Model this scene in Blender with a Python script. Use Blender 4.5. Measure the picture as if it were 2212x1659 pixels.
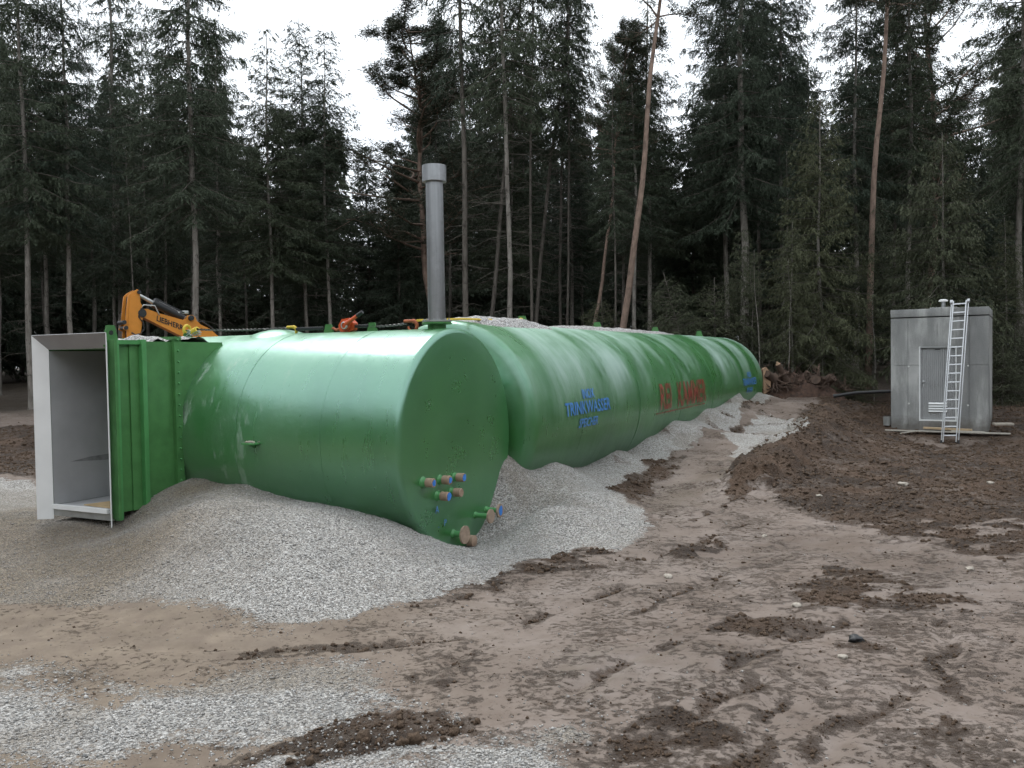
import bpy, bmesh, math, random
import numpy as np
from mathutils import Vector, Matrix

# ------------------------------------------------------------------ clear
for o in list(bpy.data.objects):
    bpy.data.objects.remove(o, do_unlink=True)
scene = bpy.context.scene
COL = scene.collection
rad = math.radians

# ------------------------------------------------------------------ camera
EYE = 1.9
FPX, PITCH, ROLL = 1850.0, rad(-1.726), rad(0.897)       # measured on a 2212 x 1659 copy of the photo
_fw = np.array([0.0, math.cos(PITCH), math.sin(PITCH)])
_rt = np.array([1.0, 0.0, 0.0])
_up = np.cross(_rt, _fw)
RT = math.cos(ROLL) * _rt - math.sin(ROLL) * _up
UP = math.sin(ROLL) * _rt + math.cos(ROLL) * _up
FW = _fw
cd = bpy.data.cameras.new('camera')
cam = bpy.data.objects.new('camera', cd)
COL.objects.link(cam)
cam.matrix_world = Matrix(((RT[0], UP[0], -FW[0], 0), (RT[1], UP[1], -FW[1], 0), (RT[2], UP[2], -FW[2], EYE), (0, 0, 0, 1)))
cd.sensor_width = 36.0
cd.lens = 36.0 * FPX / 2212.0
cd.clip_start = 0.05
cd.clip_end = 1200.0
scene.camera = cam
scene.render.resolution_x, scene.render.resolution_y = 1024, 768

# ------------------------------------------------------------------ sky, sun, exposure
SUN_EL, SUN_AZ = rad(52), rad(-28)        # behind thin cloud, ahead and a little left
world = bpy.data.worlds.new('World')
scene.world = world
world.use_nodes = True
wn = world.node_tree
wn.nodes.clear()
w_out = wn.nodes.new('ShaderNodeOutputWorld')
w_bg = wn.nodes.new('ShaderNodeBackground')
w_sky = wn.nodes.new('ShaderNodeTexSky')
w_sky.sky_type = 'NISHITA'
w_sky.sun_disc = False
w_sky.sun_elevation = SUN_EL
w_sky.sun_rotation = SUN_AZ
w_sky.air_density = 1.0
w_sky.dust_density = 2.0
w_tc = wn.nodes.new('ShaderNodeTexCoord')
w_no = wn.nodes.new('ShaderNodeTexNoise')
w_no.inputs['Scale'].default_value = 3.2
w_no.inputs['Detail'].default_value = 6
w_rp = wn.nodes.new('ShaderNodeValToRGB')
w_rp.color_ramp.elements[0].position = 0.30
w_rp.color_ramp.elements[0].color = (0.72, 0.72, 0.72, 1)
w_rp.color_ramp.elements[1].position = 0.52
w_rp.color_ramp.elements[1].color = (1, 1, 1, 1)
w_mx = wn.nodes.new('ShaderNodeMix')
w_mx.data_type = 'RGBA'
w_mx.inputs[7].default_value = (13.0, 13.8, 14.6, 1)      # bright thin overcast
wn.links.new(w_tc.outputs['Generated'], w_no.inputs['Vector'])
wn.links.new(w_no.outputs['Fac'], w_rp.inputs['Fac'])
wn.links.new(w_rp.outputs['Color'], w_mx.inputs[0])
wn.links.new(w_sky.outputs['Color'], w_mx.inputs[6])
wn.links.new(w_mx.outputs[2], w_bg.inputs['Color'])
w_bg.inputs['Strength'].default_value = 0.10
wn.links.new(w_bg.outputs['Background'], w_out.inputs['Surface'])

sd = bpy.data.lights.new('sun', 'SUN')
sd.energy = 1.2
sd.angle = rad(16)
sd.color = (1.0, 0.98, 0.95)
sun = bpy.data.objects.new('sun', sd)
COL.objects.link(sun)
_sd = Vector((math.sin(SUN_AZ) * math.cos(SUN_EL), math.cos(SUN_AZ) * math.cos(SUN_EL), math.sin(SUN_EL)))
sun.rotation_euler = _sd.to_track_quat('Z', 'Y').to_euler()

scene.render.engine = 'CYCLES'
scene.cycles.max_bounces = 4
scene.cycles.diffuse_bounces = 2
scene.cycles.glossy_bounces = 2
scene.cycles.transmission_bounces = 2
scene.cycles.use_adaptive_sampling = True
scene.cycles.adaptive_threshold = 0.04
scene.view_settings.view_transform = 'Standard'
scene.view_settings.look = 'None'
scene.view_settings.exposure = 0.38
scene.view_settings.gamma = 1.0
scene.view_settings.use_curve_mapping = False

# ------------------------------------------------------------------ measuring helpers
O3 = np.array([0, 0, EYE])


def ray(px, py):
    return FW + RT * (px - 1106) / FPX + UP * (829.5 - py) / FPX


def gp(px, py, z=0.0):
    d = ray(px, py)
    return O3 + d * ((z - EYE) / d[2])


def at_depth(px, py, y):
    d = ray(px, py)
    return O3 + d * (y / d[1])


def on_plane(px, py, n, c):
    d = ray(px, py)
    n = np.asarray(n, float)
    return O3 + d * (((np.asarray(c, float) - O3) @ n) / (d @ n))


# ------------------------------------------------------------------ numpy noise
def _hash(ix, iy, seed):
    M = np.uint64(0xffffffff)
    h = (ix.astype(np.int64).astype(np.uint64) * np.uint64(374761393) + iy.astype(np.int64).astype(np.uint64) * np.uint64(668265263) + np.uint64(seed * 144665 + 7919)) & M
    h = ((h ^ (h >> np.uint64(13))) * np.uint64(1274126177)) & M
    h = ((h ^ (h >> np.uint64(16))) * np.uint64(2246822519)) & M
    h = h ^ (h >> np.uint64(15))
    return h.astype(np.float64) / 4294967295.0


def vnoise(x, y, seed=0):
    x = np.asarray(x, float); y = np.asarray(y, float)
    ix, iy = np.floor(x), np.floor(y)
    fx, fy = x - ix, y - iy
    fx = fx * fx * (3 - 2 * fx); fy = fy * fy * (3 - 2 * fy)
    a = _hash(ix, iy, seed); b = _hash(ix + 1, iy, seed)
    c = _hash(ix, iy + 1, seed); d = _hash(ix + 1, iy + 1, seed)
    return (a + (b - a) * fx) * (1 - fy) + (c + (d - c) * fx) * fy


def fbm(x, y, o=4, seed=0, g=0.5):
    s = 0; a = 1; t = 0
    for k in range(o):
        s = s + a * vnoise(x * 2 ** k + 17.3 * k, y * 2 ** k - 9.1 * k, seed + k)
        t += a; a *= g
    return s / t


def smooth(e0, e1, x):
    t = np.clip((x - e0) / (e1 - e0), 0, 1)
    return t * t * (3 - 2 * t)


# ------------------------------------------------------------------ object helpers
def put(o, parent=None):
    COL.objects.link(o)
    if parent is not None:
        o.parent = parent
    return o


def tag(o, label=None, cat=None, group=None, kind=None):
    if label: o['label'] = label
    if cat: o['category'] = cat
    if group: o['group'] = group
    if kind: o['kind'] = kind
    return o


def empty(name, loc=(0, 0, 0), rz=0.0):
    o = bpy.data.objects.new(name, None)
    o.empty_display_size = 0.2
    o.location = loc
    o.rotation_euler = (0, 0, rz)
    return put(o)


def mesh_tris(name, V, F, mat=None, smooth_shade=False):
    V = np.ascontiguousarray(V, dtype=np.float32).reshape(-1, 3)
    F = np.ascontiguousarray(F, dtype=np.int32)
    me = bpy.data.meshes.new(name)
    k = F.shape[1]
    me.vertices.add(len(V)); me.vertices.foreach_set('co', V.ravel())
    me.loops.add(F.size); me.loops.foreach_set('vertex_index', F.ravel())
    me.polygons.add(len(F))
    me.polygons.foreach_set('loop_start', np.arange(0, F.size, k, dtype=np.int32))
    me.polygons.foreach_set('loop_total', np.full(len(F), k, dtype=np.int32))
    if smooth_shade:
        me.polygons.foreach_set('use_smooth', np.ones(len(F), dtype=bool))
    me.update(calc_edges=True)
    me.validate()
    if mat: me.materials.append(mat)
    return me


class MB:
    """collects simple solids; build() links them as one mesh object"""
    def __init__(self):
        self.v = []; self.f = []; self.s = []

    def add(self, vs, fs, sm=False):
        n = len(self.v)
        self.v += [tuple(map(float, p)) for p in vs]
        self.f += [tuple(i + n for i in q) for q in fs]
        self.s += [sm] * len(fs)
        return self

    def box(self, x0, x1, y0, y1, z0, z1, M=None, bev=0.0):
        if bev <= 0:
            vs = [(x, y, z) for z in (z0, z1) for y in (y0, y1) for x in (x0, x1)]
            fs = [(0, 2, 3, 1), (4, 5, 7, 6), (0, 1, 5, 4), (2, 6, 7, 3), (0, 4, 6, 2), (1, 3, 7, 5)]
            if M is not None: vs = [tuple(M @ Vector(p)) for p in vs]
            return self.add(vs, fs)
        bm = bmesh.new()
        bmesh.ops.create_cube(bm, size=1.0)
        for w in bm.verts:
            w.co = Vector(((x0 + x1) / 2 + w.co.x * (x1 - x0), (y0 + y1) / 2 + w.co.y * (y1 - y0), (z0 + z1) / 2 + w.co.z * (z1 - z0)))
        bmesh.ops.bevel(bm, geom=list(bm.edges), offset=bev, segments=2, affect='EDGES', profile=0.6)
        bm.verts.index_update()
        vs = [tuple((M @ w.co) if M is not None else w.co) for w in bm.verts]
        fs = [[w.index for w in f.verts] for f in bm.faces]
        bm.free()
        return self.add(vs, fs)

    def tube(self, pts, r, n=10, cap=True):
        pts = [Vector(p) for p in pts]
        rs = r if isinstance(r, (list, tuple, np.ndarray)) else [r] * len(pts)
        vs = []; fs = []
        prev = None
        for i, p in enumerate(pts):
            a = pts[max(i - 1, 0)]; b = pts[min(i + 1, len(pts) - 1)]
            t = (b - a).normalized()
            if prev is None:
                q = Vector((0, 0, 1)) if abs(t.z) < 0.9 else Vector((1, 0, 0))
                e = t.cross(q).normalized()
            else:
                e = (prev - t * prev.dot(t)).normalized()
            prev = e
            g = t.cross(e)
            for k in range(n):
                an = 2 * math.pi * k / n
                vs.append(p + (e * math.cos(an) + g * math.sin(an)) * rs[i])
        for i in range(len(pts) - 1):
            for k in range(n):
                k2 = (k + 1) % n
                fs.append((i * n + k, i * n + k2, (i + 1) * n + k2, (i + 1) * n + k))
        self.add(vs, fs, True)
        if cap:
            m = len(self.v)
            base = m - len(vs)
            self.f.append(tuple(base + k for k in range(n))[::-1]); self.s.append(False)
            self.f.append(tuple(base + (len(pts) - 1) * n + k for k in range(n))); self.s.append(False)
        return self

    def cyl(self, p, q, r, n=20):
        return self.tube([p, q], r, n)

    def lathe(self, prof, n=32, M=None, sm=True):
        """prof: list of (r, z); around local z"""
        vs = []; fs = []
        for (r, z) in prof:
            for k in range(n):
                a = 2 * math.pi * k / n
                p = Vector((r * math.cos(a), r * math.sin(a), z))
                vs.append(M @ p if M is not None else p)
        for i in range(len(prof) - 1):
            for k in range(n):
                k2 = (k + 1) % n
                fs.append((i * n + k, i * n + k2, (i + 1) * n + k2, (i + 1) * n + k))
        return self.add(vs, fs, sm)

    def prism(self, poly, h0, h1, M=None):
        """poly: list of (x, z) outline; extruded along y from h0 to h1"""
        n = len(poly)
        vs = [Vector((x, h0, z)) for x, z in poly] + [Vector((x, h1, z)) for x, z in poly]
        if M is not None: vs = [M @ p for p in vs]
        fs = [tuple(range(n)), tuple(range(2 * n - 1, n - 1, -1))]
        fs += [(i, i + n, (i + 1) % n + n, (i + 1) % n) for i in range(n)]
        return self.add(vs, fs)

    def mesh(self, name, mat=None):
        me = bpy.data.meshes.new(name)
        me.from_pydata(self.v, [], self.f)
        me.polygons.foreach_set('use_smooth', self.s)
        me.update()
        if mat: me.materials.append(mat)
        bm = bmesh.new(); bm.from_mesh(me)
        bmesh.ops.recalc_face_normals(bm, faces=bm.faces)
        bm.to_mesh(me); bm.free()
        me.set_sharp_from_angle(angle=rad(40))
        return me

    def build(self, name, mat=None, parent=None):
        return put(bpy.data.objects.new(name, self.mesh(name, mat)), parent)


def link_mesh(name, me, parent=None, loc=None, rot=None, scale=None):
    o = bpy.data.objects.new(name, me)
    put(o, parent)
    if loc is not None: o.location = loc
    if rot is not None: o.rotation_euler = rot
    if scale is not None: o.scale = scale
    return o


def copy_tree(o, parent=None):
    c = o.copy()
    COL.objects.link(c)
    c.parent = parent
    for ch in o.children:
        copy_tree(ch, c)
    return c


def text_tris(body, size, offset=0.0, shear=0.0, xs=1.0, cuts=0):
    """flat lettering as (verts2d, faces), centred"""
    cu = bpy.data.curves.new('lettering', 'FONT')
    cu.body = body; cu.size = size; cu.align_x = 'CENTER'; cu.align_y = 'CENTER'
    cu.offset = offset; cu.shear = shear; cu.resolution_u = 3
    ob = bpy.data.objects.new('lettering_source', cu)
    COL.objects.link(ob)
    dg = bpy.context.evaluated_depsgraph_get()
    me = bpy.data.meshes.new_from_object(ob.evaluated_get(dg))
    bm = bmesh.new(); bm.from_mesh(me)
    if cuts:
        ys = [v.co.y for v in bm.verts]
        for k in range(1, cuts):
            y = min(ys) + (max(ys) - min(ys)) * k / cuts
            bmesh.ops.bisect_plane(bm, geom=bm.verts[:] + bm.edges[:] + bm.faces[:], plane_co=(0, y, 0), plane_no=(0, 1, 0))
    bm.verts.index_update()
    V = [(v.co.x * xs, v.co.y) for v in bm.verts]
    F = [tuple(v.index for v in f.verts) for f in bm.faces]
    bm.free()
    bpy.data.objects.remove(ob, do_unlink=True)
    bpy.data.meshes.remove(me)
    bpy.data.curves.remove(cu)
    return V, F


# ------------------------------------------------------------------ node material helper
class NM:
    def __init__(self, name, rough=0.6, spec=0.5, metal=0.0):
        self.m = bpy.data.materials.new(name)
        self.m.use_nodes = True
        self.nt = self.m.node_tree
        self.b = self.nt.nodes['Principled BSDF']
        self.b.inputs['Roughness'].default_value = rough
        self.b.inputs['Specular IOR Level'].default_value = spec
        self.b.inputs['Metallic'].default_value = metal
        self._tc = None

    def n(self, t): return self.nt.nodes.new(t)

    def l(self, a, b): self.nt.links.new(a, b)

    def setin(self, sock, val):
        if isinstance(val, bpy.types.NodeSocket): self.l(val, sock)
        elif isinstance(val, (tuple, list)) and sock.type == 'RGBA': sock.default_value = (*val[:3], 1)
        else: sock.default_value = val

    def co(self, which='Object'):
        if self._tc is None: self._tc = self.n('ShaderNodeTexCoord')
        return self._tc.outputs[which]

    def geo(self, which='Position'):
        return self.n('ShaderNodeNewGeometry').outputs[which]

    def mapv(self, vec, scale=(1, 1, 1), loc=(0, 0, 0)):
        m = self.n('ShaderNodeMapping')
        m.inputs['Scale'].default_value = scale
        m.inputs['Location'].default_value = loc
        self.l(vec, m.inputs['Vector'])
        return m.outputs[0]

    def noise(self, scale, detail=4, rough=0.55, vec=None, dist=0.0, out='Fac'):
        k = self.n('ShaderNodeTexNoise')
        k.inputs['Scale'].default_value = scale
        k.inputs['Detail'].default_value = detail
        k.inputs['Roughness'].default_value = rough
        k.inputs['Distortion'].default_value = dist
        self.l(vec if vec is not None else self.co(), k.inputs['Vector'])
        return k.outputs[out]

    def voro(self, scale, vec=None, feature='F1', out='Color', rnd=1.0):
        k = self.n('ShaderNodeTexVoronoi')
        k.feature = feature
        k.inputs['Scale'].default_value = scale
        k.inputs['Randomness'].default_value = rnd
        self.l(vec if vec is not None else self.co(), k.inputs['Vector'])
        return k.outputs[out]

    def ramp(self, fac, stops, interp='LINEAR'):
        r = self.n('ShaderNodeValToRGB')
        cr = r.color_ramp
        cr.interpolation = interp
        while len(cr.elements) < len(stops): cr.elements.new(0.5)
        for e, (p, c) in zip(cr.elements, stops):
            e.position = p
            e.color = (c, c, c, 1) if isinstance(c, (int, float)) else (*c[:3], 1)
        self.l(fac, r.inputs['Fac'])
        return r.outputs['Color']

    def math(self, op, a, b=0.0, clamp=False):
        k = self.n('ShaderNodeMath')
        k.operation = op
        k.use_clamp = clamp
        self.setin(k.inputs[0], a); self.setin(k.inputs[1], b)
        return k.outputs[0]

    def mix(self, fac, a, b, mode='MIX'):
        k = self.n('ShaderNodeMix')
        k.data_type = 'RGBA'
        k.blend_type = mode
        self.setin(k.inputs[0], fac); self.setin(k.inputs[6], a); self.setin(k.inputs[7], b)
        return k.outputs[2]

    def sep(self, vec):
        k = self.n('ShaderNodeSeparateXYZ')
        self.l(vec, k.inputs[0])
        return k.outputs

    def attr(self, name, out='Color'):
        k = self.n('ShaderNodeAttribute')
        k.attribute_name = name
        return k.outputs[out]

    def objrand(self): return self.n('ShaderNodeObjectInfo').outputs['Random']

    def bump(self, h, strength=0.5, dist=0.01, normal=None):
        k = self.n('ShaderNodeBump')
        k.inputs['Strength'].default_value = strength
        k.inputs['Distance'].default_value = dist
        self.l(h, k.inputs['Height'])
        if normal is not None: self.l(normal, k.inputs['Normal'])
        self.l(k.outputs[0], self.b.inputs['Normal'])
        return k.outputs[0]

    def color(self, c): self.setin(self.b.inputs['Base Color'], c)

    def rough(self, r): self.setin(self.b.inputs['Roughness'], r)


# ------------------------------------------------------------------ materials
def plain(name, col, rough=0.6, metal=0.0, var=0.12, nscale=14, bump=0.0, spec=0.5):
    k = NM(name, rough, spec, metal)
    nz = k.noise(nscale, 5)
    lo = tuple(c * (1 - var) for c in col); hi = tuple(min(1, c * (1 + var)) for c in col)
    k.color(k.ramp(nz, [(0.3, lo), (0.7, hi)]))
    k.rough(k.math('ADD', k.math('MULTIPLY', nz, 0.2), rough - 0.1))
    if bump: k.bump(nz, bump, 0.01)
    return k.m


def make_ground():
    k = NM('ground_earth', 0.8, 0.3)
    P = k.geo('Position')
    kinds = k.n('ShaderNodeSeparateColor')
    k.l(k.attr('kinds'), kinds.inputs[0])
    gA, sA, fA = kinds.outputs[0], kinds.outputs[1], kinds.outputs[2]
    k2 = k.n('ShaderNodeSeparateColor')
    k.l(k.attr('kinds2'), k2.inputs[0])
    tanA, wetA, redA = k2.outputs[0], k2.outputs[1], k2.outputs[2]
    n_f = k.noise(38, 6, 0.65, P)
    n_m = k.noise(7, 5, 0.6, P)
    n_l = k.noise(1.1, 4, 0.55, P)
    # gravel: one tone per stone
    vc = k.voro(78, P)
    vs = k.sep(vc)
    gcol = k.ramp(vs[0], [(0.0, (0.09, 0.088, 0.084)), (0.25, (0.24, 0.235, 0.225)), (0.55, (0.385, 0.375, 0.36)), (0.85, (0.52, 0.51, 0.49)), (1.0, (0.68, 0.67, 0.65))])
    gcol = k.mix(k.ramp(k.noise(2.2, 5, 0.65, P), [(0.45, 0.0), (0.72, 0.4)]), gcol, (0.235, 0.21, 0.18))
    gcol = k.mix(k.math('MULTIPLY', vs[1], 0.35), gcol, (0.36, 0.30, 0.24))
    gcol = k.mix(k.math('MULTIPLY', tanA, 0.92), gcol, k.mix(vs[2], (0.095, 0.073, 0.05), (0.29, 0.235, 0.17)))
    vd = k.voro(78, P, out='Distance')
    # pale compacted mud
    mcol = k.ramp(n_l, [(0.3, (0.135, 0.103, 0.083)), (0.5, (0.18, 0.142, 0.118)), (0.7, (0.225, 0.186, 0.162))])
    mcol = k.mix(k.math('MULTIPLY', redA, 0.8), mcol, k.ramp(k.noise(2.6, 6, 0.65, P), [(0.35, (0.115, 0.085, 0.055)), (0.65, (0.20, 0.155, 0.108))]))
    mcol = k.mix(k.ramp(n_m, [(0.42, 0.0), (0.72, 0.6)]), mcol, (0.112, 0.080, 0.060))
    # dark crumbs pressed into it by tracks, dense in places and swept clean in others
    fdens = k.math('MULTIPLY', k.math('SUBTRACT', k.noise(1.5, 5, 0.62, k.mapv(P, (1.0, 1.0, 1.0), (7, 3, 0))), 0.5), 0.62)
    fdens = k.math('SUBTRACT', fdens, k.math('MULTIPLY', redA, 0.07))
    fl1 = k.math('ADD', k.noise(21, 7, 0.68, k.mapv(P, (0.9, 1.05, 1.0))), fdens)
    fleck = k.ramp(fl1, [(0.575, 0.0), (0.66, 1.0)])
    soft = k.ramp(fl1, [(0.46, 0.0), (0.57, 1.0)])
    mcol = k.mix(k.math('MULTIPLY', soft, 0.22), mcol, (0.105, 0.076, 0.055))
    mcol = k.mix(k.math('MULTIPLY', fleck, 0.75), mcol, (0.062, 0.040, 0.025))
    grit = k.ramp(k.noise(120, 3, 0.6, P), [(0.66, 0.0), (0.72, 1.0)])
    mcol = k.mix(k.math('MULTIPLY', grit, 0.3), mcol, (0.42, 0.36, 0.30))
    # turned dark soil
    scol = k.ramp(n_f, [(0.3, (0.016, 0.010, 0.007)), (0.55, (0.045, 0.029, 0.019)), (0.8, (0.105, 0.07, 0.047))])
    scol = k.mix(k.ramp(n_l, [(0.42, 0.0), (0.62, 0.75)]), scol, k.mix(n_f, (0.055, 0.033, 0.021), (0.16, 0.098, 0.06)))
    # forest floor litter
    fcol = k.ramp(n_f, [(0.3, (0.018, 0.013, 0.008)), (0.75, (0.06, 0.042, 0.026))])
    # ragged masks
    def rag(a, amt=0.55, nz=n_m):
        x = k.math('ADD', a, k.math('MULTIPLY', k.math('SUBTRACT', nz, 0.5), amt))
        return k.ramp(x, [(0.42, 0.0), (0.58, 1.0)])
    gm = rag(gA, 1.5, k.noise(24, 7, 0.75, P))
    def rags(a, amt, nz):
        x = k.math('ADD', a, k.math('MULTIPLY', k.math('SUBTRACT', nz, 0.5), amt))
        return k.ramp(x, [(0.30, 0.0), (0.52, 0.6), (0.74, 1.0)])
    sm = rags(sA, 1.7, k.noise(11, 9, 0.75, k.mapv(P, (0.95, 1.05, 1.0))))
    col = k.mix(sm, mcol, scol)
    col = k.mix(gm, col, gcol)
    col = k.mix(fA, col, fcol)
    k.color(col)
    wet = k.math('MULTIPLY', wetA, k.math('SUBTRACT', 1.0, k.math('MAXIMUM', gm, sm)), True)
    wet = k.math('MULTIPLY', wet, k.math('SUBTRACT', 1.0, fleck))
    k.rough(k.math('SUBTRACT', 0.76, k.math('MULTIPLY', wet, 0.42)))
    hg = k.math('MULTIPLY', k.math('SUBTRACT', 0.6, vd), k.math('MULTIPLY', gm, 1.3))
    hs = k.math('MULTIPLY', n_f, k.math('MULTIPLY', sm, 3.0))
    hm = k.math('ADD', k.math('MULTIPLY', k.ramp(fl1, [(0.54, 0.0), (0.68, 1.0)]), 0.9), k.math('MULTIPLY', n_m, 0.15))
    hm = k.math('MULTIPLY', hm, k.math('SUBTRACT', 1.0, k.math('MULTIPLY', wet, 0.7)))
    k.bump(k.math('ADD', k.math('ADD', hg, hs), hm), 0.85, 0.016)
    return k.m


def make_gravel(name='gravel_stones'):
    k = NM(name, 0.75, 0.4)
    P = k.geo('Position')
    c = k.n('ShaderNodeSeparateColor')
    k.l(k.attr('tone'), c.inputs[0])
    col = k.ramp(c.outputs[0], [(0.0, (0.09, 0.088, 0.084)), (0.25, (0.22, 0.215, 0.205)), (0.55, (0.365, 0.355, 0.34)), (0.85, (0.52, 0.51, 0.49)), (1.0, (0.70, 0.69, 0.67))])
    col = k.mix(k.math('MULTIPLY', c.outputs[1], 0.35), col, (0.36, 0.30, 0.24))
    col = k.mix(k.math('MULTIPLY', c.outputs[2], 0.85), col, (0.195, 0.152, 0.108))
    col = k.mix(0.35, col, k.ramp(k.noise(160, 3, 0.6, P), [(0.3, 0.12), (0.7, 0.42)]), 'MIX')
    k.color(col)
    return k.m


def make_heap():
    """gravel lying as a thin heap on something"""
    k = NM('gravel_heap_surface', 0.8, 0.4)
    P = k.geo('Position')
    vc = k.sep(k.voro(58, P))
    col = k.ramp(vc[0], [(0.0, 0.08), (0.25, 0.19), (0.55, 0.30), (0.8, 0.42), (1.0, 0.70)])
    col = k.mix(k.math('MULTIPLY', vc[1], 0.35), col, (0.36, 0.30, 0.24))
    k.color(col)
    k.bump(k.math('SUBTRACT', 0.6, k.voro(58, P, out='Distance')), 0.8, 0.016)
    return k.m


def make_clod():
    k = NM('soil_clods', 0.9, 0.3)
    P = k.geo('Position')
    n = k.noise(45, 6, 0.65, P)
    c = k.ramp(n, [(0.3, (0.045, 0.030, 0.020)), (0.6, (0.10, 0.068, 0.046)), (0.85, (0.17, 0.12, 0.085))])
    c = k.mix(k.math('MULTIPLY', k.objrand(), 0.4), c, (0.12, 0.078, 0.05))
    k.color(c)
    k.bump(n, 0.8, 0.02)
    return k.m


def make_paint(dusty):
    """gloss green tank coating; dust and scuffs are film on it"""
    k = NM('green_tank_coating_dusty' if dusty else 'green_tank_coating', 0.25, 0.5)
    C = k.co('Object')
    s = k.sep(C)
    big = k.noise(1.3, 4, 0.5, C)
    col = k.ramp(big, [(0.3, (0.034, 0.138, 0.033)), (0.7, (0.053, 0.188, 0.047))])
    b = k.b
    if dusty:
        # bands of dust washed down round the shell, so stretched along the circumference
        st = k.noise(1.0, 5, 0.62, k.mapv(C, (0.68, 0.28, 0.36)))
        fine = k.noise(1.0, 6, 0.7, k.mapv(C, (9.0, 0.7, 0.9)))
        d = k.ramp(k.math('ADD', st, k.math('MULTIPLY', k.math('SUBTRACT', fine, 0.5), 0.18)), [(0.43, 0.0), (0.66, 1.0)])
        # lies thick on the upper half only
        zr = k.n('ShaderNodeMapRange')
        zr.inputs[1].default_value = 1.05; zr.inputs[2].default_value = 1.75
        k.l(k.math('ADD', s[2], k.math('MULTIPLY', k.math('SUBTRACT', fine, 0.5), 0.8)), zr.inputs[0])
        dust = k.math('MULTIPLY', k.math('MULTIPLY', d, zr.outputs[0]), 0.68)
        # greyer low down: the gravel's reflection put into the colour
        zl = k.n('ShaderNodeMapRange')
        zl.inputs[1].default_value = 0.85; zl.inputs[2].default_value = 0.3
        k.l(k.math('ADD', s[2], k.math('MULTIPLY', k.math('SUBTRACT', k.noise(3.0, 5, 0.6, C), 0.5), 0.5)), zl.inputs[0])
        low = k.math('MULTIPLY', zl.outputs[0], 0.30)
        col = k.mix(low, col, (0.11, 0.12, 0.10))
        col = k.mix(dust, col, (0.42, 0.52, 0.47))
        film = k.math('MAXIMUM', dust, low)
    else:
        sc = k.noise(1.0, 7, 0.75, k.mapv(C, (2.6, 4.6, 1.5)))
        near = k.n('ShaderNodeMapRange')            # scuffed round the end by the entrance
        near.inputs[1].default_value = 0.9; near.inputs[2].default_value = 2.7
        k.l(s[1], near.inputs[0])
        scm = k.math('MULTIPLY', k.ramp(sc, [(0.55, 0.0), (0.64, 1.0)]), k.math('MULTIPLY', near.outputs[0], 0.75))
        spots = k.ramp(k.voro(7, C, out='Distance'), [(0.035, 1.0), (0.06, 0.0)])
        haze = k.math('MULTIPLY', k.ramp(k.noise(0.9, 4, 0.6, C), [(0.4, 0.0), (0.7, 1.0)]), k.math('MULTIPLY', near.outputs[0], 0.22))
        film = k.math('MAXIMUM', k.math('MAXIMUM', scm, haze), k.math('MULTIPLY', spots, 0.35))
        col = k.mix(film, col, (0.30, 0.36, 0.27))
    k.color(col)
    rv_ = k.noise(1.0, 6, 0.7, k.mapv(C, (1.6, 11.0, 1.6) if not dusty else (11.0, 1.6, 1.6)))
    k.rough(k.math('ADD', k.math('ADD', 0.17, k.math('MULTIPLY', rv_, 0.26)), k.math('MULTIPLY', film, 0.6)))
    h = k.math('ADD', k.math('MULTIPLY', k.noise(75, 3, 0.6, C), 0.35), k.math('MULTIPLY', k.noise(9, 3, 0.5, C), 1.0))
    k.bump(h, 0.34, 0.006)
    b.inputs['IOR'].default_value = 1.75 if dusty else 2.05
    b.inputs['Specular IOR Level'].default_value = 0.95
    b.inputs['Specular Tint'].default_value = (0.68, 1.0, 0.96, 1)
    return k.m


def make_steel(name, col=(0.55, 0.56, 0.57), rough=0.34):
    k = NM(name, rough, 0.5, 1.0)
    C = k.co('Object')
    n = k.noise(1.0, 5, 0.6, k.mapv(C, (30, 30, 1.2)))
    sp = k.noise(9, 5, 0.6, C)
    c = k.ramp(n, [(0.3, tuple(x * 0.82 for x in col)), (0.7, tuple(min(1, x * 1.12) for x in col))])
    c = k.mix(k.ramp(sp, [(0.52, 0.0), (0.75, 0.45)]), c, tuple(x * 0.55 for x in col))
    k.color(c)
    k.rough(k.math('ADD', rough - 0.08, k.math('MULTIPLY', sp, 0.25)))
    return k.m


def make_concrete():
    k = NM('cast_concrete', 0.85, 0.3)
    C = k.co('Object')
    streak = k.noise(1.0, 5, 0.6, k.mapv(C, (1.7, 1.7, 0.38), (2.3, 0, 0)))
    big = k.noise(1.3, 3, 0.5, C)
    fine = k.noise(40, 5, 0.6, C)
    c = k.ramp(streak, [(0.36, (0.19, 0.193, 0.19)), (0.5, (0.28, 0.283, 0.27)), (0.62, (0.52, 0.52, 0.50))])
    c = k.mix(k.ramp(big, [(0.45, 0.0), (0.65, 0.45)]), c, (0.18, 0.183, 0.18))
    c = k.mix(0.22, c, k.ramp(fine, [(0.3, 0.16), (0.7, 0.42)]))
    zz = k.sep(C)[2]
    splash = k.ramp(k.math('ADD', zz, k.math('MULTIPLY', k.math('SUBTRACT', k.noise(6, 5, 0.7, C), 0.5), 0.5)), [(0.02, 0.65), (0.28, 0.0)])
    c = k.mix(splash, c, (0.10, 0.085, 0.07))
    pits = k.ramp(k.voro(13, C, out='Distance'), [(0.02, 1.0), (0.045, 0.0)])
    c = k.mix(k.math('MULTIPLY', pits, 0.6), c, (0.07, 0.07, 0.07))
    k.color(c)
    k.bump(fine, 0.25, 0.004)
    return k.m


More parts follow.
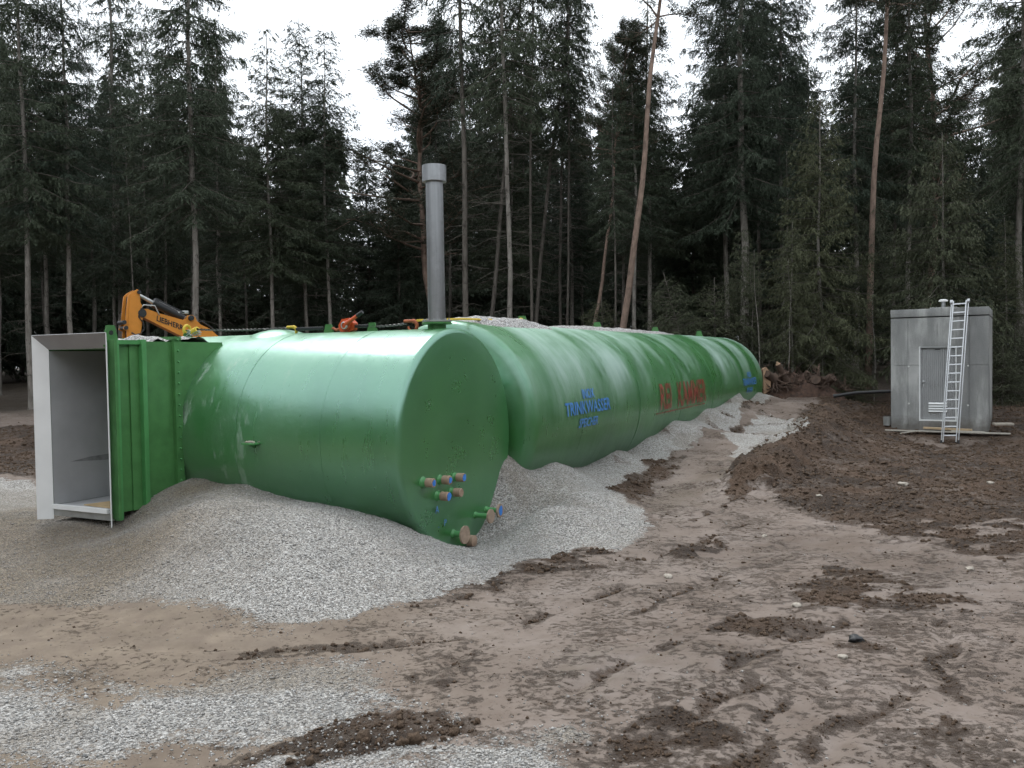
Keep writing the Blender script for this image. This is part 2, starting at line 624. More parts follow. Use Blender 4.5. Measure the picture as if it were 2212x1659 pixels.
def make_bark(name, lo, hi, spot, sp_amt=0.7, scl=(9, 9, 2.2)):
    k = NM(name, 0.92, 0.2)
    C = k.co('Object')
    n = k.noise(1.0, 6, 0.65, k.mapv(C, scl))
    c = k.ramp(n, [(0.32, lo), (0.7, hi)])
    v = k.ramp(k.noise(1.0, 5, 0.7, k.mapv(C, (5, 5, 4.5))), [(0.56, 0.0), (0.64, 1.0)])
    c = k.mix(k.math('MULTIPLY', v, sp_amt), c, spot)
    k.color(c)
    k.bump(n, 0.7, 0.03)
    return k.m


def make_needles(name, lo, hi, var=0.5):
    k = NM(name, 0.75, 0.25)
    n = k.noise(1.1, 4, 0.6, k.co('Object'))
    n2 = k.noise(14, 3, 0.6, k.co('Object'))
    c = k.mix(n2, lo, hi)
    c = k.mix(k.math('MULTIPLY', n, 0.5), c, tuple(x * 0.6 for x in lo))
    r = k.objrand()
    c = k.mix(k.math('MULTIPLY', r, var), c, (hi[0] * 0.95 + 0.006, hi[1] * 0.92, hi[2] * 0.72))
    k.color(c)
    return k.m


M = {}
M['ground'] = make_ground()
M['gravel'] = make_gravel()
M['heap'] = make_heap()
M['clod'] = make_clod()
M['paint'] = make_paint(False)
M['paint_dusty'] = make_paint(True)
M['green'] = plain('green_enamel', (0.068, 0.20, 0.062), 0.38, 0, 0.16, 6)
M['green_light'] = plain('green_enamel_fresh', (0.075, 0.26, 0.085), 0.34, 0, 0.1, 6)
M['steel'] = make_steel('brushed_stainless_steel', (0.46, 0.47, 0.485), 0.34)
M['steel_sheet'] = plain('pale_stainless_sheet', (0.80, 0.80, 0.79), 0.5, 0.0, 0.05, 3)
M['hood'] = plain('shaded_stainless_sheet', (0.30, 0.30, 0.305), 0.45, 0.3, 0.1, 3)  # collar sheet again, the shade on the hood's underside put into the colour
M['galv'] = plain('galvanised_steel', (0.42, 0.43, 0.42), 0.45, 0.6, 0.15, 9)
M['alu'] = plain('ladder_aluminium', (0.56, 0.57, 0.58), 0.42, 0.45, 0.08, 20)
M['inner'] = plain('grey_lining', (0.43, 0.43, 0.44), 0.55, 0, 0.1, 2.5)
M['smear'] = plain('dark_smear', (0.25, 0.25, 0.255), 0.6, 0, 0.25, 12)
M['ply'] = plain('plywood', (0.50, 0.36, 0.20), 0.75, 0, 0.15, 10)
M['board'] = plain('sawn_board', (0.42, 0.31, 0.19), 0.8, 0, 0.2, 9)
M['board_grey'] = plain('weathered_board', (0.40, 0.37, 0.32), 0.85, 0, 0.2, 9)
M['kraft'] = plain('brown_packing_tape', (0.34, 0.235, 0.17), 0.55, 0, 0.12, 30)
M['chip'] = plain('brown_cover_board', (0.34, 0.25, 0.185), 0.8, 0, 0.2, 22)
M['bluepaint'] = plain('blue_marking_paint', (0.045, 0.22, 0.66), 0.5, 0, 0.1, 20)
M['blueletter'] = plain('blue_stencil_paint', (0.08, 0.26, 0.64), 0.5, 0, 0.2, 6)
M['orange'] = plain('orange_machine_paint', (0.62, 0.235, 0.03), 0.42, 0, 0.1, 5)
M['hoist'] = plain('orange_red_enamel', (0.55, 0.085, 0.022), 0.42, 0, 0.2, 18)
M['black'] = plain('black_rubber', (0.018, 0.018, 0.019), 0.5, 0, 0.2, 15)
M['dark'] = plain('dark_steel', (0.045, 0.047, 0.05), 0.45, 0.5, 0.2, 15)
M['lettering_black'] = plain('black_lettering', (0.015, 0.013, 0.012), 0.5)
M['chain'] = plain('chain_steel', (0.11, 0.11, 0.105), 0.4, 0.8, 0.2, 20)
M['yellow'] = plain('yellow_webbing', (0.62, 0.45, 0.05), 0.7, 0, 0.15, 25)
M['rust'] = plain('rusty_hook_steel', (0.36, 0.11, 0.05), 0.7, 0.3, 0.3, 25)
M['concrete'] = make_concrete()
M['door'] = plain('grey_door_sheet', (0.36, 0.365, 0.365), 0.45, 0.2, 0.06, 4)
M['white'] = plain('white_enamel', (0.74, 0.75, 0.74), 0.4, 0, 0.04, 9)
M['plug'] = plain('pale_plug', (0.6, 0.6, 0.58), 0.7)
M['rootwood'] = plain('torn_root_wood', (0.075, 0.048, 0.034), 0.9, 0, 0.45, 7, 0.5)
M['earth'] = plain('dark_forest_earth', (0.060, 0.034, 0.023), 0.95, 0, 0.6, 9, 0.6)
M['rawwood'] = plain('raw_split_wood', (0.34, 0.22, 0.14), 0.85, 0, 0.2, 9, 0.3)
M['stone'] = plain('pale_field_stone', (0.36, 0.32, 0.27), 0.85, 0, 0.2, 14, 0.5)
M['bark_spruce'] = make_bark('spruce_bark', (0.14, 0.125, 0.108), (0.29, 0.268, 0.24), (0.045, 0.04, 0.034), 0.75)
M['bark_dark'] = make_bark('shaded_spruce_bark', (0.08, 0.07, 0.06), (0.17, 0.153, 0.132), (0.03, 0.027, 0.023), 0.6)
M['bark_pine'] = make_bark('pine_bark', (0.15, 0.108, 0.086), (0.30, 0.215, 0.17), (0.08, 0.06, 0.05), 0.5, (7, 7, 3.0))
M['twig'] = plain('dead_twig', (0.085, 0.074, 0.06), 0.9, 0, 0.3, 5)
M['needle'] = make_needles('spruce_needles', (0.029, 0.043, 0.030), (0.064, 0.084, 0.056))
M['needle_brown'] = make_needles('spruce_needles_olive', (0.045, 0.055, 0.034), (0.092, 0.104, 0.062))
M['needle_pine'] = make_needles('pine_needles', (0.038, 0.048, 0.033), (0.078, 0.089, 0.058), 0.3)


def make_redpaint():
    k = NM('red_stencil_paint', 0.6, 0.4)
    C = k.co('Object')
    n = k.noise(1.0, 5, 0.7, k.mapv(C, (9.0, 1.2, 1.6)))
    k.color(k.ramp(n, [(0.35, (0.22, 0.05, 0.04)), (0.5, (0.36, 0.05, 0.045)), (0.68, (0.50, 0.07, 0.07))]))
    k.rough(0.5)
    k.setin(k.b.inputs['Alpha'], k.ramp(k.noise(1.0, 6, 0.75, k.mapv(C, (14.0, 3.0, 4.0))), [(0.36, 0.25), (0.62, 0.82)]))
    return k.m


M['redletter'] = make_redpaint()

# ------------------------------------------------------------------ tank layout (shared frame: a along the long tank, b along the short one)
PSI = rad(26.693)
TU = np.array([math.sin(PSI), math.cos(PSI), 0.0])
TV = np.array([-math.cos(PSI), math.sin(PSI), 0.0])
TP0 = np.array([-0.625, 9.70, 0.0])
R1, ZC1 = 1.25, 1.0
R2, ZC2, B2, END2 = 1.333, 1.082, 1.01, 16.9
TROT = math.atan2(TU[1], TU[0])


def tl(a, b, z=0.0):
    return TP0 + a * TU + b * TV + np.array([0, 0, z])


def to_ab(x, y):
    dx, dy = x - TP0[0], y - TP0[1]
    return dx * TU[0] + dy * TU[1], dx * TV[0] + dy * TV[1]


# ------------------------------------------------------------------ terrain
CP = []
for gx in np.arange(-9, 10, 3.0):
    for gy in (-30, -15, -6, -2, 1, 3.5, 5.6):
        CP.append((gx * (3 if gy < -5 else 1), gy, 0.0))
CP += [(-4.1, 6.7, .02), (-3.0, 6.75, .03), (-1.67, 6.15, 0), (-.94, 6.8, 0), (-.34, 7.5, -.03), (.0, 8.2, -.05), (-6.5, 7, 0), (-8.5, 9, .03)]
# gravel banked against the short tank
for x, y, z in [(-3.98, 10.14, .45), (-3.65, 9.92, .55), (-3.5, 9.85, .55), (-3.34, 9.78, .53), (-3.2, 9.7, .525), (-3.08, 9.64, .51), (-2.62, 9.46, .43), (-1.95, 9.19, .34), (-1.27, 8.96, .19), (-.74, 9.01, -.06)]:
    CP.append((x, y, z))
for a, b, z in [(-1.75, 2.85, .38), (-2.12, 2.9, .17), (-2.35, 3.1, .10), (-2.5, 4.0, .12), (-2.4, 5.0, .12), (-1.0, 4.8, .12), (0, 3, .5), (0, 2, .5), (0, 1, .3), (0, .3, -.1),
                (.95, -.1, .2), (.55, -.16, -.08), (.05, -.3, -.2), (-.35, -.3, -.18), (0, 5.2, -.1), (1.6, 3.5, -.3), (2, 5, -.4), (4, 4, -.4)]:
    p = tl(a, b); CP.append((p[0], p[1], z))
CP += [(-3.25, 8.4, .46), (-2.6, 7.95, .43), (-1.95, 7.6, .36), (-1.2, 7.85, .2), (-2.2, 6.9, .18), (-1.5, 6.75, .1), (-3.6, 7.7, .15), (-4.6, 8.2, .09), (-3.9, 8.75, .22)]
# berm along the long tank
for x, y, z in [(-.05, 10.45, .5), (.25, 11.07, .46), (.58, 11.73, .46), (1.7, 14.11, .34), (2.4, 15.43, .41), (3.07, 16.54, .62), (4.18, 18.69, .69), (5.89, 22.04, .75), (6.99, 24.21, .80)]:
    CP.append((x, y, z))
    CP.append((x - .9, y + .45, z))
CP += [(4.49, 18.3, .34), (6.11, 22.0, .44), (7.39, 24.67, .52), (2.29, 14.71, .19), (3.16, 15.69, .25)]
CP += [(.35, 9.7, .16), (.75, 10.6, .22), (.65, 9.2, 0), (1.5, 10.1, 0), (1.35, 11.75, .06), (1.55, 12.8, .1), (2.02, 13.7, .15), (2.9, 14.3, .16), (3.6, 15.5, .24), (4.6, 17.2, .30), (5.58, 16.3, .3), (5.6, 19.2, .46), (6.6, 21.8, .52), (8.06, 25.0, .64), (8.6, 26.0, .78), (9.6, 26, .6), (7.6, 25.6, .75), (9.2, 24.2, .45),
       (7.85, 21.2, .5), (7.2, 18.6, .38), (6.4, 16.4, .30), (5.0, 13.8, .16), (2.9, 11.7, .04), (4.0, 11.6, .02), (9.3, 21.9, -.08), (9.6, 21.8, -.1), (10.6, 21.2, -.12), (11.7, 20.6, -.12), (9.0, 20.6, -.26), (8.6, 19.6, -.3), (8.7, 17.5, -.2), (4.7, 7.9, 0), (6, 10, 0), (7.2, 13.5, -.05), (10, 18.6, -.34), (11.2, 19.6, -.33), (10.4, 20.4, -.28), (11.3, 20.0, -.28),
       (12.5, 18.5, -.2), (12.3, 21.0, -.08), (14, 24, .15), (11, 26, .25), (12, 28, .5), (10, 30, .68), (16, 30, .55), (22, 28, .5), (20, 18, .1), (16, 12, 0), (12, 7, 0)]
CP += [(-8.5, 14, 0), (-15, 25, .1), (-12, 30, .4), (-20, 30, .3), (-18, 15, 0), (-12, 10, 0), (-6, 20, -.5), (-4, 17, -.6), (-8, 18, -.4), (-2, 22, -.4), (0, 26, .1), (0, 30, .5), (5, 30, .7), (7, 28, .7)]
for gx in np.arange(-60, 61, 20.0):
    for gy, z in ((36, .75), (50, 1.0), (80, 1.4), (130, 1.6)):
        CP.append((gx * gy / 40, gy, z))
CP = np.array(CP, float)
_c2 = 0.30 ** 2
_D = -np.sqrt(((CP[:, None, :2] - CP[None, :, :2]) ** 2).sum(-1) + _c2)
_n = len(CP)
_A = np.zeros((_n + 1, _n + 1))
_A[:_n, :_n] = _D - 0.02 * np.eye(_n)
_A[:_n, _n] = 1; _A[_n, :_n] = 1
_W = np.linalg.solve(_A, np.append(CP[:, 2], 0))


def base_h(x, y):
    x = np.asarray(x, float).ravel(); y = np.asarray(y, float).ravel()
    out = np.empty(len(x))
    for i in range(0, len(x), 40000):
        xs, ys = x[i:i + 40000], y[i:i + 40000]
        out[i:i + 40000] = (-np.sqrt((xs[:, None] - CP[:, 0]) ** 2 + (ys[:, None] - CP[:, 1]) ** 2 + _c2)) @ _W[:_n] + _W[_n]
    far = smooth(60, 130, np.hypot(x, y - 10))
    return out * (1 - far) + 1.3 * far


def inside(poly, x, y):
    poly = np.asarray(poly)
    full = np.zeros(len(x), bool)
    bb = (x > poly[:, 0].min()) & (x < poly[:, 0].max()) & (y > poly[:, 1].min()) & (y < poly[:, 1].max())
    ix = np.nonzero(bb)[0]
    if len(ix) == 0: return full
    x = x[ix]; y = y[ix]
    r = np.zeros(len(x), bool)
    n = len(poly)
    for i in range(n):
        x0, y0 = poly[i]; x1, y1 = poly[(i + 1) % n]
        c = ((y0 > y) != (y1 > y))
        with np.errstate(divide='ignore', invalid='ignore'):
            t = (x1 - x0) * (y - y0) / (y1 - y0) + x0
        r ^= c & (x < t)
    full[ix] = r
    return full


def wpoly(pts, z=0.0):
    return [tuple(gp(p[0], p[1], p[2] if len(p) > 2 else z)[:2]) for p in pts]


def abpoly(pts):
    return [tuple(tl(a, b)[:2]) for a, b in pts]


# outlines of what lies where, walked round on the ground
GRAVEL = [
    wpoly([(-300, 1310), (0, 1312), (150, 1305), (300, 1302), (480, 1332), (620, 1347), (740, 1332), (800, 1312), (860, 1292), (930, 1272), (1040, 1240), (1110, 1200)]) +
    wpoly([(1180, 1172), (1250, 1150), (1330, 1160), (1405, 1112), (1345, 1085), (1318, 1062)], .05) + abpoly([(3.7, -.62), (4.8, -.62), (5.7, -.6), (6.6, -.6), (6.6, 2), (-.5, 5.2)]) + wpoly([(0, 1045), (-300, 1050)]),
    abpoly([(6.0, .4), (6.2, -.66), (7.1, -.78), (8.5, -.84), (10, -.82), (12, -.7), (14, -.65), (16.2, -.6), (17.8, -.55), (18.2, .8), (10, 1.2)]),
    wpoly([(1565, 940), (1640, 908), (1718, 922), (1745, 945), (1685, 968), (1590, 970)], .34),
    wpoly([(-300, 1440), (0, 1450), (130, 1446), (240, 1462), (290, 1500), (420, 1490), (600, 1442), (700, 1432), (770, 1415), (812, 1440), (830, 1480), (905, 1530), (960, 1560), (860, 1560), (700, 1580), (560, 1590), (420, 1600), (300, 1640), (100, 1640), (-300, 1600)]),
    wpoly([(700, 1600), (860, 1560), (980, 1570), (1100, 1590), (1190, 1560), (1310, 1535), (1305, 1600), (1285, 1700), (1270, 1900), (560, 1900), (570, 1660)]),
]
SOIL = [
    wpoly([(1830, 875), (1770, 898), (1720, 945), (1690, 985), (1620, 1025), (1560, 1062), (1590, 1082), (1650, 1062), (1740, 1112), (1900, 1150), (2060, 1192), (2230, 1212), (2600, 1250), (2700, 900), (2212, 840)], .0) + [(30, 40), (8, 32)],
    [(5.8, 31.5), (6.5, 26.2), (8.9, 25.6), (9.5, 23), (13, 21), (30, 22), (32, 36), (5, 34)],
    wpoly([(1640, 1312), (1700, 1250), (1790, 1200), (1850, 1210), (1960, 1262), (2080, 1265), (2110, 1300), (2090, 1330), (1980, 1310), (1880, 1300), (1780, 1318)]),
    wpoly([(1480, 1352), (1560, 1318), (1660, 1322), (1740, 1345), (1690, 1368), (1560, 1362)]),
    wpoly([(1310, 1580), (1400, 1520), (1500, 1545), (1580, 1600), (1650, 1600), (1640, 1660), (1620, 1900), (1285, 1900)]),
    wpoly([(1322, 1050), (1372, 1030), (1400, 1045), (1385, 1078), (1340, 1085)], .05),
    wpoly([(1010, 1240), (1110, 1205), (1200, 1168), (1300, 1160), (1360, 1185), (1290, 1205), (1150, 1225), (1040, 1255)]),
    wpoly([(870, 1290), (960, 1265), (1060, 1240), (1100, 1245), (1000, 1270), (900, 1300)]),
    wpoly([(900, 1462), (1010, 1410), (1040, 1405), (1000, 1450), (930, 1480)]),
    wpoly([(560, 1640), (700, 1590), (860, 1555), (990, 1550), (1040, 1600), (900, 1620), (760, 1640), (600, 1690)]),
    wpoly([(1380, 1185), (1500, 1140), (1580, 1145), (1560, 1170), (1450, 1190)]),
    wpoly([(-200, 1440), (0, 1432), (120, 1440), (60, 1452), (-200, 1455)]),
    wpoly([(1720, 1400), (1800, 1370), (1920, 1385), (1900, 1410), (1800, 1420)]),
    wpoly([(1930, 1570), (2010, 1530), (2212, 1550), (2212, 1580), (2050, 1590)]),
    abpoly([(2.6, -.8), (3.7, -.58), (4.8, -.58), (5.8, -.55), (6.3, -.85), (5.0, -1.05), (3.8, -1.15), (2.6, -1.2)]),
    abpoly([(9.3, -.6), (10.4, -.62), (10.8, -1.0), (9.4, -1.0)]), abpoly([(11.8, -.5), (13.2, -.55), (13.6, -.85), (12, -.9)]),
    wpoly([(0, 935), (70, 930), (300, 925), (300, 1040), (70, 1040), (-300, 1050), (-500, 940)], .0),
]
BANK = [tuple(gp(px, py, z)[:2]) for px, py, z in ((1640, 1022, .2), (1705, 972, .3), (1762, 928, .42), (1812, 895, .5))]
RUTS = [wpoly(q) for q in ([(1255, 1490), (1330, 1440), (1420, 1405), (1480, 1375)], [(1600, 1680), (1625, 1620), (1660, 1540), (1680, 1512)], [(900, 1470), (980, 1425), (1030, 1402)], [(1380, 1310), (1450, 1270), (1560, 1225)],
                           [(1400, 1190), (1500, 1160), (1640, 1110)], [(2030, 1350), (2045, 1450), (2060, 1510)], [(300, 1402), (600, 1395), (880, 1380)], [(1130, 1330), (1230, 1290), (1340, 1250)], [(1560, 1440), (1680, 1390), (1830, 1340)], [(1400, 1600), (1500, 1540), (1640, 1470)], [(1750, 1640), (1850, 1560), (1990, 1480)], [(1500, 1120), (1580, 1085), (1640, 1055)], [(420, 1420), (700, 1402), (1000, 1370)])]
WET = [wpoly(q) for q in ([(1655, 1050), (1740, 1052), (1735, 1075), (1660, 1078)], [(1590, 1660), (1660, 1560), (1760, 1540), (1900, 1610), (2212, 1640), (2212, 1900), (1600, 1900)],
                          [(1640, 1140), (1900, 1150), (2150, 1215), (2212, 1290), (2080, 1330), (2000, 1260), (1800, 1190), (1600, 1240), (1500, 1250)],
                          [(1200, 1420), (1500, 1370), (1800, 1420), (1900, 1480), (1500, 1520), (1250, 1560), (1180, 1500)], [(1340, 1100), (1560, 1020), (1640, 1000), (1540, 1090), (1400, 1120)])]


def seg_dist(poly, x, y):
    d = np.full(len(x), 1e9)
    for i in range(len(poly) - 1):
        ax, ay = poly[i]; bx, by = poly[i + 1]
        vx, vy = bx - ax, by - ay
        t = np.clip(((x - ax) * vx + (y - ay) * vy) / (vx * vx + vy * vy + 1e-9), 0, 1)
        d = np.minimum(d, np.hypot(x - ax - t * vx, y - ay - t * vy))
    return d


def masks(x, y):
    x = np.asarray(x, float).ravel(); y = np.asarray(y, float).ravel()
    dist = np.hypot(x, y)
    wx = (fbm(x * 2.3, y * 2.3, 5, 11, .62) - .5) * (0.30 + 0.016 * dist)
    wy = (fbm(x * 2.3, y * 2.3, 5, 23, .62) - .5) * (0.30 + 0.016 * dist)
    rs = np.random.RandomState(4)
    def cover(polys, amp):
        m = np.zeros(len(x))
        for k in range(7):
            ox, oy = rs.uniform(-amp, amp, 2)
            q = np.zeros(len(x), bool)
            for p in polys:
                q |= inside(p, x + wx + ox, y + wy + oy * (1 + dist * .04))
            m += q / 7.0
        return m
    g = np.where(y < 6.2, cover(GRAVEL, 0.22), cover(GRAVEL, 0.09))
    s = cover(SOIL, 0.24)
    w = cover(WET, 0.2)
    # scattered smaller patches of soil over the tracked mud on the right
    patch = smooth(.56, .66, fbm(x * 1.5 + 3, y * 1.9, 5, 41)) * smooth(-.5, 1.5, x + .1 * y - .6)
    s = np.maximum(s, patch * .3 * (y < 14))
    brk = smooth(.40, .56, fbm(x * 4.2 + 1, y * 6.5, 4, 43))
    s = s * np.where(y < 9.5, .22 + .78 * brk, .55 + .45 * brk)
    s = np.maximum(s, .30 * smooth(.42, .6, fbm(x * 2.6, y * 3.6, 4, 47)) * smooth(-2.5, .5, x) * (y < 15))
    # holes and dirt in the foreground gravel
    strip = cover([SOIL[9]], .22) * smooth(.36, .56, fbm(x * 3.5 + 7, y * 3.5, 5, 44, .6))
    hole = smooth(.50, .62, fbm(x * 1.4 + 9, y * 2.0 + 2, 4, 61)) * smooth(5.6, 4.9, y)
    g = np.clip(g - hole * .45 - .85 * strip, 0, 1)
    cl = smooth(.58, .68, fbm(x * 2.1, y * 2.1, 5, 77)) * (x > .5) * .55
    s = np.maximum(s, cl * g * (y > 8.5)); g = np.clip(g - cl * (y > 8.5) * (x > 1.6), 0, 1)
    s = np.maximum(s, strip * .9) * (1 - smooth(.35, .6, g))
    s = np.maximum(s, smooth(.25, .7, np.exp(-(seg_dist(BANK, x + wx, y + wy) / .5) ** 2)))
    s = s * (1 - .8 * np.exp(-(((x - 10.0) / 1.3) ** 2 + ((y - 20.6) / .7) ** 2) ** 1.5) * smooth(.3, .5, fbm(x * 2, y * 2, 4, 83)))
    for r in RUTS:
        d = seg_dist(r, x + (vnoise(x * 5, y * 5, 2) - .5) * .16, y + (vnoise(x * 5, y * 5, 5) - .5) * .16)
        s = np.maximum(s, .62 * np.exp(-(d / .07) ** 2) * smooth(.3, .55, fbm(x * 3, y * 3, 3, 66)))
    fl = smooth(27.5, 31.5, y + (fbm(x * .5, y * .5, 3, 5) - .5) * 3 - np.where(x > 5, 2.0 * smooth(5, 8, x) * (x < 13), 0))
    tanm = smooth(-1.9, -3.6, x + .12 * (y - 8)) * smooth(5.6, 6.4, y) * smooth(14, 10, y)
    tanm = np.maximum(tanm * (.6 + .4 * smooth(.35, .6, fbm(x * .9, y * .9, 3, 91))), .62 * smooth(.43, .62, fbm(x * 1.1, y * 1.1, 4, 15)) * (y < 6))
    tanm = np.maximum(tanm, .35 * smooth(.5, .65, fbm(x * 1.2, y * 1.2, 4, 18)) * (y > 10))
    redm = smooth(.5, -2.5, x) * smooth(7.5, 6.5, y)
    return g, s, fl, tanm, np.maximum(w, .5 * smooth(-1, 2, x) * smooth(.4, .6, fbm(x * .9, y * .9, 3, 97)) * (y < 16)), redm


def ground_h(x, y, mk=None):
    x = np.asarray(x, float).ravel(); y = np.asarray(y, float).ravel()
    if mk is None: mk = masks(x, y)
    g, s, fl, tanm, w, redm = mk
    h = base_h(x, y)
    h = h + ((fbm(x * .8, y * .8, 4, 31) - .5) * .07 * smooth(2, 6, np.hypot(x, y)) + (fbm(x * 2.2, y * 2.2, 3, 37) - .5) * .03) * (1 - .7 * g)
    h = h + g * (fbm(x * 9, y * 9, 3, 3) - .5) * .03 + g * (fbm(x * 1.7, y * 1.7, 3, 8) - .5) * .02 * smooth(5.5, 7, y)
    rough = (fbm(x * 4, y * 4, 5, 51, .6) - .45) * .15 + np.abs(fbm(x * 11, y * 11, 3, 57) - .5) * .12
    amp = .32 + .68 * smooth(6, 11, y)
    h = h + s * rough * amp
    ridge = np.maximum(0, fbm(x * 1.1 + 5, y * 1.1, 3, 71) - .5) * .3
    h = h + s * ridge * smooth(9, 14, y) * smooth(2, 5, x)
    m = (1 - g) * (1 - s) * (1 - fl)
    h = h + m * (fbm(x * 4, y * 4, 3, 81) - .5) * .016 * (1 - .8 * w)
    for r in RUTS:
        d = seg_dist(r, x + (vnoise(x * 2.5, y * 2.5, 2) - .5) * .10, y + (vnoise(x * 2.5, y * 2.5, 5) - .5) * .10)
        h = h - .022 * np.exp(-(d / .055) ** 2) + .006 * np.exp(-((d - .13) / .06) ** 2)
    db = seg_dist(BANK, x + (fbm(x * 2, y * 2, 3, 4) - .5) * .8, y + (fbm(x * 2, y * 2, 3, 6) - .5) * .8)
    h = h + .34 * np.exp(-(db / .45) ** 2) * (.35 + 1.1 * fbm(x * 2.4, y * 2.4, 4, 12, .6))
    h = h + .10 * np.exp(-(db / .45) ** 2) * np.abs(fbm(x * 9, y * 9, 3, 13) - .5)
    ds = np.hypot((x - 10.6) / 1.9, (y - 20.9) / 1.3)
    h = h + np.exp(-ds ** 2) * (np.minimum(base_h(x, y), 0) * .85 + .15 * base_h(x, y) - .05 - h) * (np.hypot(x - 10.6, y - 21) < 6)
    # raised field edges on the left, beyond the entrance
    h = h + .25 * smooth(.45, .7, fbm(x * .35, y * .6, 3, 19)) * smooth(-6, -8, x) * smooth(11, 13, y) * smooth(27, 22, y)
    h = h + fl * (fbm(x * 1.5, y * 1.5, 4, 29) - .5) * .25
    return h


def axis(dense0, dense1, step, lo, hi, g):
    c = list(np.arange(dense0, dense1 + 1e-6, step))
    st = step; p = dense1; up = []
    while p < hi:
        st *= g; p += st; up.append(p)
    st = step; p = dense0; dn = []
    while p > lo:
        st *= g; p -= st; dn.append(p)
    return np.array(dn[::-1] + c + up)


gxs = axis(-5.4, 6.4, 0.038, -260, 260, 1.034)
gys = axis(3.4, 11.5, 0.038, -60, 320, 1.018)
GX, GY = np.meshgrid(gxs, gys)
mk = masks(GX, GY)
GZ = ground_h(GX, GY, mk)
nx, ny = len(gxs), len(gys)
ii = (np.arange(ny - 1)[:, None] * nx + np.arange(nx - 1)[None, :]).ravel()
me = mesh_tris('ground', np.stack([GX.ravel(), GY.ravel(), GZ], -1), np.stack([ii, ii + 1, ii + nx + 1, ii + nx], -1), M['ground'], True)
at = me.color_attributes.new('kinds', 'FLOAT_COLOR', 'POINT')
at.data.foreach_set('color', np.stack([mk[0], mk[1], mk[2], np.ones_like(mk[0])], -1).astype(np.float32).ravel())
at = me.color_attributes.new('kinds2', 'FLOAT_COLOR', 'POINT')
at.data.foreach_set('color', np.stack([mk[3], mk[4], mk[5], np.ones_like(mk[0])], -1).astype(np.float32).ravel())
tag(link_mesh('ground', me), kind='structure')


_GZ = GZ.reshape(ny, nx)


def hgrid(x, y):
    """height of the finished ground sheet"""
    x = np.asarray(x, float); y = np.asarray(y, float)
    i = np.clip(np.searchsorted(gxs, x) - 1, 0, nx - 2); j = np.clip(np.searchsorted(gys, y) - 1, 0, ny - 2)
    u = (x - gxs[i]) / (gxs[i + 1] - gxs[i]); v = (y - gys[j]) / (gys[j + 1] - gys[j])
    return (_GZ[j, i] * (1 - u) + _GZ[j, i + 1] * u) * (1 - v) + (_GZ[j + 1, i] * (1 - u) + _GZ[j + 1, i + 1] * u) * v


def hz(x, y):
    return float(hgrid(np.array([x]), np.array([y]))[0])


# ------------------------------------------------------------------ loose gravel and soil crumbs
ICO_V = np.array([(-.526, 0, .851), (.526, 0, .851), (-.526, 0, -.851), (.526, 0, -.851), (0, .851, .526), (0, .851, -.526), (0, -.851, .526), (0, -.851, -.526), (.851, .526, 0), (-.851, .526, 0), (.851, -.526, 0), (-.851, -.526, 0)])
ICO_F = np.array([(0, 4, 1), (0, 9, 4), (9, 5, 4), (4, 5, 8), (4, 8, 1), (8, 10, 1), (8, 3, 10), (5, 3, 8), (5, 2, 3), (2, 7, 3), (7, 10, 3), (7, 6, 10), (7, 11, 6), (11, 0, 6), (0, 1, 6), (6, 1, 10), (9, 0, 11), (9, 11, 2), (9, 2, 5), (7, 2, 11)])[:, ::-1]
OCT_V = np.array([(1, 0, 0), (-1, 0, 0), (0, 1, 0), (0, -1, 0), (0, 0, 1), (0, 0, -1.0)])
OCT_F = np.array([(0, 2, 4), (2, 1, 4), (1, 3, 4), (3, 0, 4), (2, 0, 5), (1, 2, 5), (3, 1, 5), (0, 3, 5)])


def scatter(name, P, size, mat, seed, ico=False, flat=.7, tone=None, sink=.25):
    rs = np.random.RandomState(seed)
    BV, BF = (ICO_V, ICO_F) if ico else (OCT_V, OCT_F)
    n = len(P); kv = len(BV)
    sc = size[:, None] * rs.uniform(.6, 1.15, (n, 3)); sc[:, 2] *= flat
    V = BV[None] * (1 + rs.uniform(-.28, .28, (n, kv, 1))) * sc[:, None, :]
    an = rs.uniform(0, 2 * np.pi, n); tx = rs.uniform(-.6, .6, n)
    c, s = np.cos(tx)[:, None], np.sin(tx)[:, None]
    y = V[..., 1] * c - V[..., 2] * s; z = V[..., 1] * s + V[..., 2] * c
    V = np.stack([V[..., 0], y, z], -1)
    c, s = np.cos(an)[:, None], np.sin(an)[:, None]
    V = np.stack([V[..., 0] * c - V[..., 1] * s, V[..., 0] * s + V[..., 1] * c, V[..., 2]], -1)
    V = V + P[:, None, :] + np.array([0, 0, 1]) * (size * (flat - sink))[:, None, None] * .5
    F = (BF[None] + (np.arange(n) * kv)[:, None, None]).reshape(-1, 3)
    me = mesh_tris(name, V, F, mat, False)
    if tone is not None:
        at = me.color_attributes.new('tone', 'FLOAT_COLOR', 'POINT')
        at.data.foreach_set('color', np.repeat(tone, kv, 0).astype(np.float32).ravel())
    return me


def sample(n, x0, x1, y0, y1, seed, pw=1.0):
    rs = np.random.RandomState(seed)
    y = y0 + (y1 - y0) * rs.uniform(0, 1, n) ** pw
    x = rs.uniform(0, 1, n)
    xa = x0(y); xb = x1(y)
    return xa + (xb - xa) * x, y


